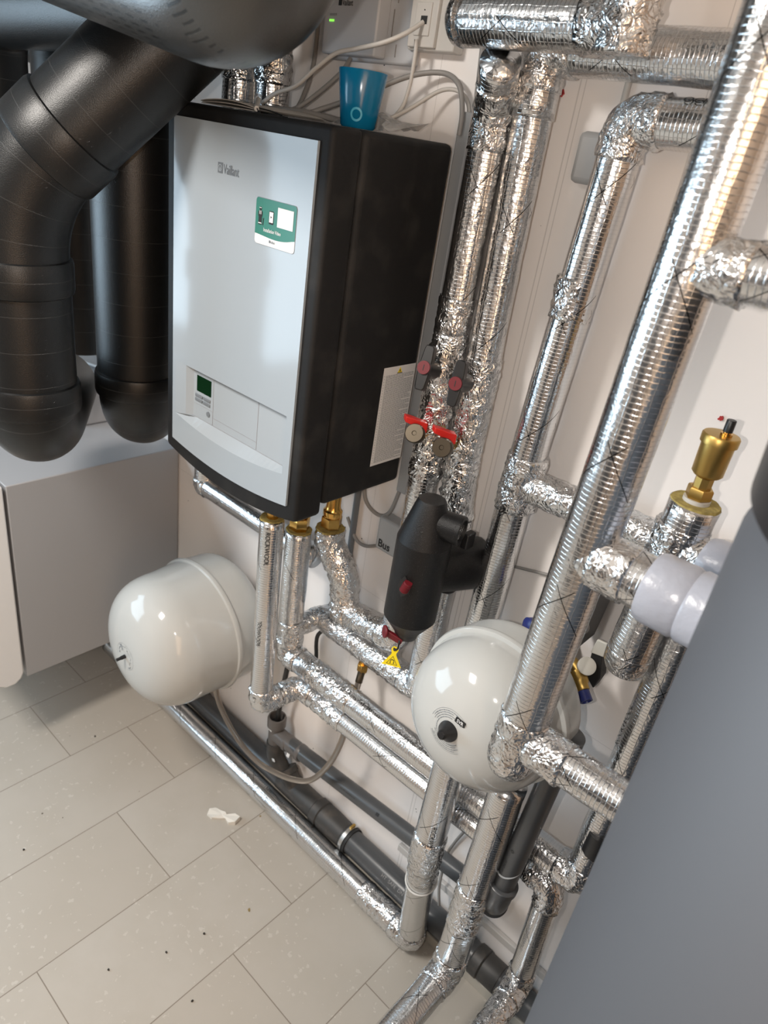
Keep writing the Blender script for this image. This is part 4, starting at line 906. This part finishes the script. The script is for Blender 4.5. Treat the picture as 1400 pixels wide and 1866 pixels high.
# ================================================================== black ducts, ventilation unit
VX = -0.49
t = thing('ventilation_unit', (-0.9, -0.28, 0.325), 'large grey ventilation cabinet with a white door at the left edge', 'ventilation unit')
obj('cabinet', MB().box(-1.35, VX, -0.553, -0.004, 0.325, 1.006), 'grey_sheet', t, bevel=0.003)
door = [(VX + 0.004, z) for z in (1.0,)]
dm = MB()
prof = [(-0.562, 0.355), (-0.572, 0.332), (-0.592, 0.318), (-0.622, 0.318), (-0.645, 0.335), (-0.652, 0.37), (-0.652, 0.975), (-0.640, 1.004), (-0.562, 1.010)]
dm.prism([(VX + 0.006, y, z) for y, z in prof], (-0.86, 0, 0)); obj('front_door', dm, 'white_paint', t, bevel=0.006, label='white front door')
obj('wall_bracket', MB().box(-1.2, -0.6, -0.02, -0.002, 0.45, 0.55), 'steel', t)

def duct(name, pts, r, label, R, rings=(), group='black foam air ducts', seg=56, mt='duct'):
    t = thing('air_duct', pts[0], label, 'air duct', group)
    obj('duct_tube', MB().tube(resample(fillet(pts, R, 14), 0.05), r, seg), mt, t)
    for c, d, L in rings:
        c = Vector(c); d = Vector(d).normalized()
        obj('coupling', MB().lathe([(-L / 2, r), (-L / 2 + 0.003, r * 1.055), (-L / 2 + 0.010, r * 1.075), (L / 2 - 0.010, r * 1.075), (L / 2 - 0.002, r * 1.05), (L / 2, r)], c, d, 64), 'duct', t)
    return t
DX, DY = -0.139, -0.612
dgd = Vector((0.455, 0.54, 0.707)).normalized()
knee = Vector((DX, DY, 1.812))
duct('air_duct', [(-0.42, -0.42, 1.305), (DX, DY, 1.305), knee, knee + dgd * 1.05], 0.097, 'black air duct at the left edge, bending diagonally up above the heating unit', 0.125,
     [((DX, DY, 1.402), (0, 0, 1), 0.065), ((DX, DY, 1.655), (0, 0, 1), 0.07), (knee + dgd * 0.135, dgd, 0.08)])
duct('air_duct', [(-0.47, -0.09, 1.245), (-0.246, -0.292, 1.245), (-0.246, -0.292, 2.62)], 0.096, 'black air duct hanging upright beside the left flank of the heating unit', 0.118, [((-0.246, -0.292, 1.352), (0, 0, 1), 0.06)])
duct('air_duct', [(-0.82, -0.150, 1.262), (-0.82, -0.150, 2.62)], 0.09, 'ribbed black air duct half hidden between two nearer ducts', 0.1)
duct('air_duct', [(-0.70, -0.405, 1.34), (-0.70, -0.405, 2.135), (0.07, -0.365, 2.16)], 0.088, 'black air duct farthest left, turning level along the top left corner', 0.12)
t5 = duct('air_duct', [(-1.30, -0.635, 2.413), (0.611, -0.635, 2.128), (0.611, -0.635, 2.62)], 0.100, 'dimpled black air duct nearest the viewer, crossing the top', 0.105, mt='duct_dimple')
obj('air_duct', MB().lathe([(0, 0.045), (0.19, 0.045), (0.205, 0.040), (0.212, 0.02)], (-1.05, -0.17, 2.085), (1, 0, -0.05), 40), 'duct', label='short black duct stub in the top left corner', cat='air duct', group='black foam air ducts', loc=(-1.05, -0.17, 2.085))

# ================================================================== on the wall
t = thing('control_module', (0.16, -0.001, 2.13), 'light grey wall module with a green light above the cup', 'control module')
cb = obj('housing', MB().box(0.082, 0.232, -0.055, -0.020, 2.131, 2.30), 'grey_module', t, bevel=0.004)
obj('back_plate', MB().box(0.075, 0.305, -0.022, -0.001, 2.125, 2.31), 'grey_module', t, bevel=0.004)
k_ = MB(); flat_text(k_, 'Vaillant', (0.133, -0.0552, 2.213), (1, 0, 0), (0, 0, 1), 0.0145, 0.68, 0.0002); k_.prism([(0.122, -0.0556, 2.213), (0.131, -0.0556, 2.213), (0.131, -0.0556, 2.2255), (0.122, -0.0556, 2.2255)], (0, -0.0003, 0))
obj('brand_lettering', k_, 'ink', cb, smooth=False)
obj('light_strip', MB().box(0.100, 0.118, -0.0562, -0.055, 2.1955, 2.1995), 'grey_conduit', cb, smooth=False)
obj('status_light', MB().box(0.100, 0.113, -0.0564, -0.055, 2.186, 2.1895), 'led', cb, smooth=False)
k_ = MB().box(0.2425, 0.2445, -0.0235, -0.0215, 2.165, 2.215); k_.box(0.258, 0.2595, -0.0235, -0.0215, 2.137, 2.158); k_.box(0.250, 0.2515, -0.0235, -0.0215, 2.225, 2.26)
obj('vent_slots', k_, 'cable_grey', t, smooth=False)

t = thing('wall_socket', (0.35, -0.001, 2.2), 'off-white data socket on the wall with a cable plugged in', 'socket')
obj('surface_box', MB().box(0.296, 0.408, -0.032, -0.001, 2.150, 2.26), 'cream_socket', t, bevel=0.003)
obj('cover_plate', MB().box(0.301, 0.366, -0.040, -0.030, 2.154, 2.255), 'cream_socket', t, bevel=0.002)
obj('insert', MB().box(0.3155, 0.352, -0.0425, -0.039, 2.172, 2.224), 'cream_socket', t, bevel=0.001)
obj('jack_opening', MB().box(0.330, 0.345, -0.0432, -0.0415, 2.190, 2.203), 'ink', t, smooth=False)
obj('screw', MB().disc((0.3365, -0.0428, 2.212), (0, -1, 0), 0.0012, 10), 'ink', t)
obj('red_mark', MB().box(0.33, 0.352, -0.0415, -0.0395, 2.2395, 2.246), 'red_wax', t, smooth=False)

t = thing('junction_box', (0.455, -0.001, 1.14), 'grey junction box with handwriting, behind the black separator', 'junction box', 'grey junction boxes')
jb = obj('lid', MB().box(0.418, 0.500, -0.042, -0.001, 1.098, 1.188), 'grey_box', t, bevel=0.006)
k_ = flat_text(MB(), 'Bus', (0.4275, -0.0422, 1.109), (1, 0, 0), (0, 0, 1), 0.030, 0.9, 0.0006); obj('handwriting', k_, 'ink', t, smooth=False)
obj('junction_box', MB().box(0.697, 0.77, -0.026, -0.001, 1.975, 2.055), 'grey_box', bevel=0.010, label='blank grey junction box half hidden by the elbowed foil riser', cat='junction box', group='grey junction boxes', loc=(0.73, 0, 2.01))
obj('cable_channel', MB().box(0.742, 0.775, -0.020, -0.001, 1.50, 1.935), 'grey_box', bevel=0.003, label='grey cable channel on the wall behind the elbowed foil riser', cat='cable channel', loc=(0.755, 0, 1.5))
obj('conduit', MB().box(0.441, 0.470, -0.024, -0.001, 1.262, 2.060), 'grey_conduit', bevel=0.003, label='upright grey cable trunking on the wall beside the heating unit', cat='conduit', loc=(0.455, 0, 1.262))
obj('conduit', MB().tube([(0.313, -0.009, 0.84), (0.311, -0.009, 1.40)], 0.0085, 20), mat('slate_tube', (0.13, 0.145, 0.16), 0.4), label='thin dark slate tube on the wall under the heating unit', cat='conduit', loc=(0.31, 0, 0.84))
obj('conduit', MB().tube([(0.752, -0.006, 1.9), (0.754, -0.006, 2.64)], 0.0055, 14), 'cable_white', label='thin pale conduit on the wall above the blank junction box', cat='conduit', loc=(0.753, 0, 1.9))
obj('cable_channel', MB().box(0.66, 1.55, -0.014, -0.001, 0.168, 0.192), mat('white_channel', (0.50, 0.48, 0.46), 0.45), bevel=0.002, label='flat white cable channel low on the wall above the thick drain pipe', cat='cable channel', loc=(1.1, 0, 0.17))
# safety group behind the thick riser
t = thing('safety_valve', (1.03, -0.12, 1.13), 'brass safety valve with a navy cap behind the thick front riser', 'valve')
obj('housing', MB().prism([(0.965, -0.10, 1.19), (0.995, -0.10, 1.17), (1.005, -0.10, 1.30), (0.992, -0.10, 1.335), (0.955, -0.10, 1.33)], (0, 0.09, 0)), 'black_plastic', t, bevel=0.008)
obj('gauge_rim', MB().lathe([(0, 0.014), (0.02, 0.014), (0.022, 0.010)], (0.990, -0.105, 1.245), (0.6, -0.8, 0), 28), 'cable_grey', t)
obj('blue_knob', MB().lathe([(0, 0.018), (0.02, 0.018), (0.024, 0.012)], (0.905, -0.10, 1.180), (-0.5, -0.85, 0.1), 28), 'blue', t)
obj('inlet_pipe', MB().tube([(0.905, -0.09, 1.175), (1.0, -0.10, 1.15), (1.03, -0.11, 1.14)], 0.012, 20), 'brass_dull', t)
obj('arm', MB().prism([(1.026, -0.10, 1.20), (1.046, -0.10, 1.205), (1.058, -0.10, 1.15), (1.052, -0.10, 1.12), (1.030, -0.10, 1.14)], (0, 0.03, 0)), 'ink', t, bevel=0.003)
obj('valve_body', MB().lathe([(-0.014, 0.016), (0.0, 0.0165), (0.010, 0.0155), (0.014, 0.012), (0.024, 0.0115)], (1.030, -0.128, 1.146), (0.80, -0.45, -0.45), 32), 'brass_dull', t)
obj('white_ring', MB().lathe([(0, 0.017), (0.012, 0.0175), (0.014, 0.014)], (1.030, -0.115, 1.168), (0.35, -0.6, 0.75), 32), 'bracket', t)
obj('cap', MB().lathe([(0, 0.0125), (0.020, 0.0120), (0.020, 0.0095), (0.017, 0.009)], (1.048, -0.140, 1.133), (0.80, -0.45, -0.45), 28), 'blue', t, label='navy cap')
obj('mounting_tab', MB().prism([(1.026, -0.105, 1.195), (1.052, -0.105, 1.200), (1.056, -0.105, 1.232), (1.030, -0.105, 1.229)], (0, 0.006, 0)), 'bracket', t, bevel=0.002)

# ================================================================== cables
ZT = BZ1
cable('cable', [(0.337, -0.043, 2.193), (0.322, -0.075, 2.168), (0.290, -0.095, 2.150), (0.235, -0.10, 2.138), (0.185, -0.11, 2.126), (0.150, -0.125, 2.098), (0.11, -0.14, 2.062), (0.065, -0.15, 2.045), (0.03, -0.16, 2.022)], 0.0042, 'cable_white', 'off-white cable plugged into the data socket, drooping left over the heating unit')
cable('cable', [(0.330, -0.048, 2.165), (0.330, -0.045, 2.14), (0.327, -0.045, 2.09), (0.322, -0.055, 2.05), (0.315, -0.09, 2.018), (0.29, -0.12, 2.009)], 0.0038, 'cable_white', 'off-white cable dropping straight from the socket behind the blue cup')
cable('cable', [(0.31, -0.11, 2.014), (0.345, -0.06, 2.050), (0.390, -0.03, 2.088), (0.425, -0.018, 2.092), (0.448, -0.014, 2.075), (0.456, -0.012, 2.05)], 0.0038, 'cable_white', 'lower pale cable arching into the grey trunking')
cable('cable', [(0.16, -0.16, 2.012), (0.24, -0.09, 2.060), (0.32, -0.045, 2.105), (0.385, -0.022, 2.118), (0.432, -0.028, 2.100), (0.450, -0.029, 2.058), (0.452, -0.029, 2.02)], 0.0048, 'cable_grey', 'upper dark grey cable arching into the grey trunking')
cable('cable', [(0.464, -0.010, 2.04), (0.462, -0.010, 2.10), (0.448, -0.010, 2.30), (0.447, -0.010, 2.64)], 0.0050, 'cable_grey', 'grey cable coming down the wall into the trunking')
cable('cable', [(0.150, -0.035, 2.128), (0.148, -0.055, 2.10), (0.128, -0.09, 2.06), (0.10, -0.12, 2.026), (0.06, -0.14, 2.008)], 0.0046, 'cable_grey', 'grey cable leaving the bottom of the wall module')
cable('cable', [(0.020, -0.012, 2.25), (0.025, -0.02, 2.12), (0.045, -0.06, 2.05), (0.062, -0.10, 2.01)], 0.0048, 'cable_grey', 'grey cable hanging on the wall left of the module')
cable('cable', [(-0.02, -0.15, 2.010), (0.08, -0.165, 2.016), (0.17, -0.17, 2.018), (0.26, -0.16, 2.012)], 0.0050, 'cable_grey', 'dark grey cable lying along the top of the heating unit')
cable('cable', [(-0.012, -0.27, 1.34), (-0.02, -0.29, 1.285), (0.00, -0.29, 1.262), (0.05, -0.285, 1.252), (0.10, -0.27, 1.262), (0.13, -0.25, 1.29)], 0.0042, 'cable_black', 'black cable sagging under the left bottom corner of the heating unit')
cable('cable', [(0.345, -0.03, 1.29), (0.350, -0.03, 1.22), (0.370, -0.03, 1.190), (0.405, -0.025, 1.178), (0.432, -0.02, 1.20), (0.447, -0.014, 1.27)], 0.0050, 'cable_grey', 'grey cable looping from the trunking foot under the heating unit')
cable('cable', [(0.29, -0.012, 1.115), (0.325, -0.010, 1.068), (0.36, -0.010, 1.062), (0.405, -0.012, 1.086), (0.425, -0.02, 1.10)], 0.0045, 'cable_grey', 'grey cable running into the junction box with handwriting')
cable('cable', [(0.50, -0.012, 1.14), (0.66, -0.007, 1.187), (0.78, -0.007, 1.222), (0.95, -0.007, 1.268), (1.30, -0.007, 1.36)], 0.0035, 'cable_grey', 'straight dark cable rising across the wall to the right of the separator')
cable('cable', [(0.845, -0.014, 0.43), (0.825, -0.010, 0.36), (0.815, -0.012, 0.30), (0.83, -0.04, 0.22), (0.85, -0.05, 0.16)], 0.0040, 'cable_grey', 'thin grey cable on the wall behind the turned-up floor pipe')
cable('cable', [(0.25, -0.02, 0.62), (0.245, -0.02, 0.70), (0.29, -0.02, 0.76), (0.33, -0.015, 0.82), (0.315, -0.012, 0.86)], 0.0060, 'cable_black', 'dark tube curving behind the foil pipes below the slate tube')

# ================================================================== on top of the heating unit
t = thing('cup', (0.357, -0.205, ZT), 'blue translucent plastic cup on top of the heating unit', 'cup')
mb = MB().lathe([(0.0, 0.0285), (0.004, 0.0315), (0.087, 0.0430), (0.0885, 0.0425), (0.086, 0.0405), (0.006, 0.0290), (0.0055, 0.001)], (0.357, -0.205, ZT + 0.001), (0, 0, 1), 64)
obj('cup_wall', mb, 'cup', t)
cn = Vector((0.60, -0.80, 0)).normalized(); cc = Vector((0.357, -0.205, ZT + 0.022))
def oncup(p):
    q = p - Vector((0.357, -0.205, 0)); z = p.z; q.z = 0; return Vector((0.357, -0.205, z)) + q.normalized() * (0.0316 + (z - ZT - 0.005) * 0.137 + 0.0006)
obj('print_ring', MB().ring(cc + cn * 0.035, cn, 0.0075, 0.0110, 32, proj=oncup), 'cup_mark', t, smooth=False)
bag = MB(); random.seed(11); nu, nv = 13, 9; vs = []
for i in range(nu):
    for j in range(nv):
        u, v = i / (nu - 1), j / (nv - 1); x = 0.270 + 0.155 * u; y = -0.185 + 0.11 * v + 0.012 * math.sin(u * 5)
        h = 0.034 * math.sin(PI * min(1, u * 1.05)) ** 0.5 * (0.25 + 0.75 * math.sin(PI * (0.15 + v * 0.8))) * (0.75 + 0.5 * noise.noise(Vector((x * 30, y * 30, 2)))) + 0.002
        if u > 0.8: h += 0.025 * (u - 0.8) * 5 * v
        if math.hypot(x - 0.357, y + 0.205) < 0.05: h = min(h, 0.0018) if math.hypot(x - 0.357, y + 0.205) < 0.034 else h
        if math.hypot(x - 0.357, y + 0.205) < 0.047:
            dd = Vector((x - 0.357, y + 0.205, 0)); dd = dd.normalized() * 0.049 if dd.length > 1e-5 else Vector((0, 0.049, 0)); x, y = 0.357 + dd.x, -0.205 + dd.y
        vs.append((x, y, ZT + 0.0015 + h))
bag.add(vs, [(i * nv + j, (i + 1) * nv + j, (i + 1) * nv + j + 1, i * nv + j + 1) for i in range(nu - 1) for j in range(nv - 1)])
bo = obj('plastic_bag', bag, 'bag', smooth=False, label='crumpled clear plastic bag behind the blue cup', cat='bag', loc=(0.33, -0.18, ZT))
sd_ = bo.modifiers.new('thickness', 'SOLIDIFY'); sd_.thickness = 0.0006
t = thing('manual', (0.15, -0.24, ZT), 'folded paper manual lying on the heating unit beneath the cut cable', 'manual')
def leaf(name, z0, z1, dx):
    mb = MB(); n = 12; A = []
    for k in range(n + 1):
        u = k / n; x = 0.055 + 0.17 * u + dx; zz = z0 + (z1 - z0) * math.sin(PI * u) ** 0.8
        A.append((x, zz))
    vs = []
    for y in (-0.318, -0.17):
        for x, zz in A: vs.append((x + (y + 0.25) * 0.15, y, ZT + zz))
        for x, zz in A: vs.append((x + (y + 0.25) * 0.15, y, ZT + zz + 0.0014))
    m_ = n + 1; fs = []
    for k in range(n): fs += [(k, k + 1, 2 * m_ + k + 1, 2 * m_ + k), (m_ + k, 3 * m_ + k, 3 * m_ + k + 1, m_ + k + 1), (k, m_ + k, m_ + k + 1, k + 1), (2 * m_ + k, 2 * m_ + k + 1, 3 * m_ + k + 1, 3 * m_ + k)]
    mb.add(vs, fs); obj(name, mb, 'paper', t, smooth=False)
leaf('page', 0.0012, 0.0016, 0.0); leaf('page', 0.0030, 0.0070, 0.003); leaf('page', 0.0050, 0.0125, -0.002)
t = thing('cable_end', (0.14, -0.26, ZT + 0.02), 'cut white cable end with bare dark wires on the paper manual', 'cable')
obj('sheath', MB().tube([(0.100, -0.225, ZT + 0.024), (0.150, -0.265, ZT + 0.020), (0.222, -0.325, ZT + 0.006)], 0.0044, 14), 'cable_white', t)
obj('clear_sleeve', MB().tube([(0.075, -0.205, ZT + 0.028), (0.118, -0.240, ZT + 0.022)], 0.0068, 14), 'bag', t)
obj('wire', MB().tube([(0.220, -0.323, ZT + 0.007), (0.238, -0.334, ZT + 0.002), (0.246, -0.336, ZT + 0.0016)], 0.0012, 8), 'cable_black', t)
obj('wire', MB().tube([(0.220, -0.322, ZT + 0.008), (0.250, -0.318, ZT + 0.006), (0.285, -0.320, ZT + 0.002)], 0.0012, 8), 'cable_black', t)

# on top of the ventilation cabinet
t = thing('router', (-0.93, -0.05, 1.006), 'small grey box with white cables on top of the ventilation cabinet', 'router')
obj('housing', MB().box(-1.15, -0.78, -0.20, -0.02, 1.006, 1.175), 'grey_sheet', t, bevel=0.008)
for k, lab in enumerate(('white cable lying on the small grey box, farther from the viewer', 'white cable lying on the small grey box, nearer the viewer', 'white cable lying on the grey cabinet in front of the small grey box')):
    y = (-0.08, -0.16, -0.26)[k]; z = (1.181, 1.181, 1.012)[k]
    cable('cable', [(-1.10, y, z), (-0.98, y - 0.03, z), (-0.86, y - 0.01, z), (-0.72 if k == 2 else -0.79, y + 0.02, z)], 0.0045, 'white_paint', lab)

# ================================================================== floor litter and wall marks
sb = MB(); random.seed(4); pts = [(0.086, -0.258), (0.098, -0.276), (0.120, -0.274), (0.136, -0.256), (0.148, -0.240), (0.170, -0.246), (0.186, -0.232), (0.180, -0.208), (0.160, -0.212), (0.147, -0.232), (0.133, -0.230), (0.114, -0.236), (0.096, -0.240)]
base = [(x, y, 0.004 + 0.016 * random.random()) for x, y in pts]; c0 = (0.132, -0.243, 0.009)
sb.add(base + [c0], [(i, (i + 1) % 13, 13) for i in range(13)]); sb.add([(x, y, 0.0006) for x, y in pts], [tuple(range(13))])
sb.add(base + [(x, y, 0.0006) for x, y in pts], [(i, (i + 1) % 13, 13 + (i + 1) % 13, 13 + i) for i in range(13)])
obj('paper_scrap', sb, 'scrap', smooth=False, label='torn white scrap of paper on the floor tiles', cat='litter', loc=(0.13, -0.245, 0))
def blot(name, x, y, r, material, label, cat, group=None, sx=1.0, ang=0.0):
    vs = []
    for k in range(14):
        a = 2 * PI * k / 14; q = r * (0.8 + 0.4 * noise.noise(Vector((x * 50 + math.cos(a), y * 50 + math.sin(a), 0)))); vs.append((x + q * math.cos(a) * sx * math.cos(ang) - q * math.sin(a) * math.sin(ang), y + q * math.cos(a) * sx * math.sin(ang) + q * math.sin(a) * math.cos(ang), 0.0005))
    obj(name, MB().prism(vs, (0, 0, 0.0008 if material == 'stain' else 0.0035)), material, smooth=False, label=label, cat=cat, group=group, loc=(x, y, 0))
blot('stain', 0.437, -0.372, 0.0065, 'stain', 'brown stain on the floor tile in front of the floor pipe', 'stain', sx=0.6, ang=0.9)
blot('stain', 0.212, -0.150, 0.004, 'stain', 'small brown stain on a tile joint beside the floor pipe', 'stain')
CG = 'dark crumbs on the floor'
for x, y, lab in ((0.409, -0.505, 'dark crumb on the floor nearest the brown stain'), (0.383, -0.607, 'larger dark crumb between two others on the front floor tiles'), (0.322, -0.739, 'dark crumb farthest left on the front floor tiles'),
                  (0.531, -0.627, 'dark crumb farthest to the right on the front floor tiles'), (-0.423, -0.377, 'dark crumb in the shade beneath the ventilation cabinet'), (-0.15, -0.745, 'dark crumb at the left edge of the floor')):
    blot('crumb', x, y, 0.0028, 'dirt', lab, 'crumb', CG, 1.3, x * 9)
def wallblob(x, z, r, label):
    vs = [(x + r * (0.7 + 0.6 * noise.noise(Vector((k, x * 9, z)))) * math.cos(2 * PI * k / 11), -0.0008, z + r * (0.7 + 0.6 * noise.noise(Vector((k, z * 7, x)))) * math.sin(2 * PI * k / 11)) for k in range(11)]
    obj('red_mark', MB().prism(vs, (0, -0.004, 0)), 'red_wax', smooth=False, label=label, cat='mark', loc=(x, 0, z))
wallblob(0.633, 2.106, 0.008, 'red dowel mark in the wall beside the tops of the close pipe pair')
wallblob(1.069, 1.668, 0.006, 'red dowel mark in the wall above the brass air vent')
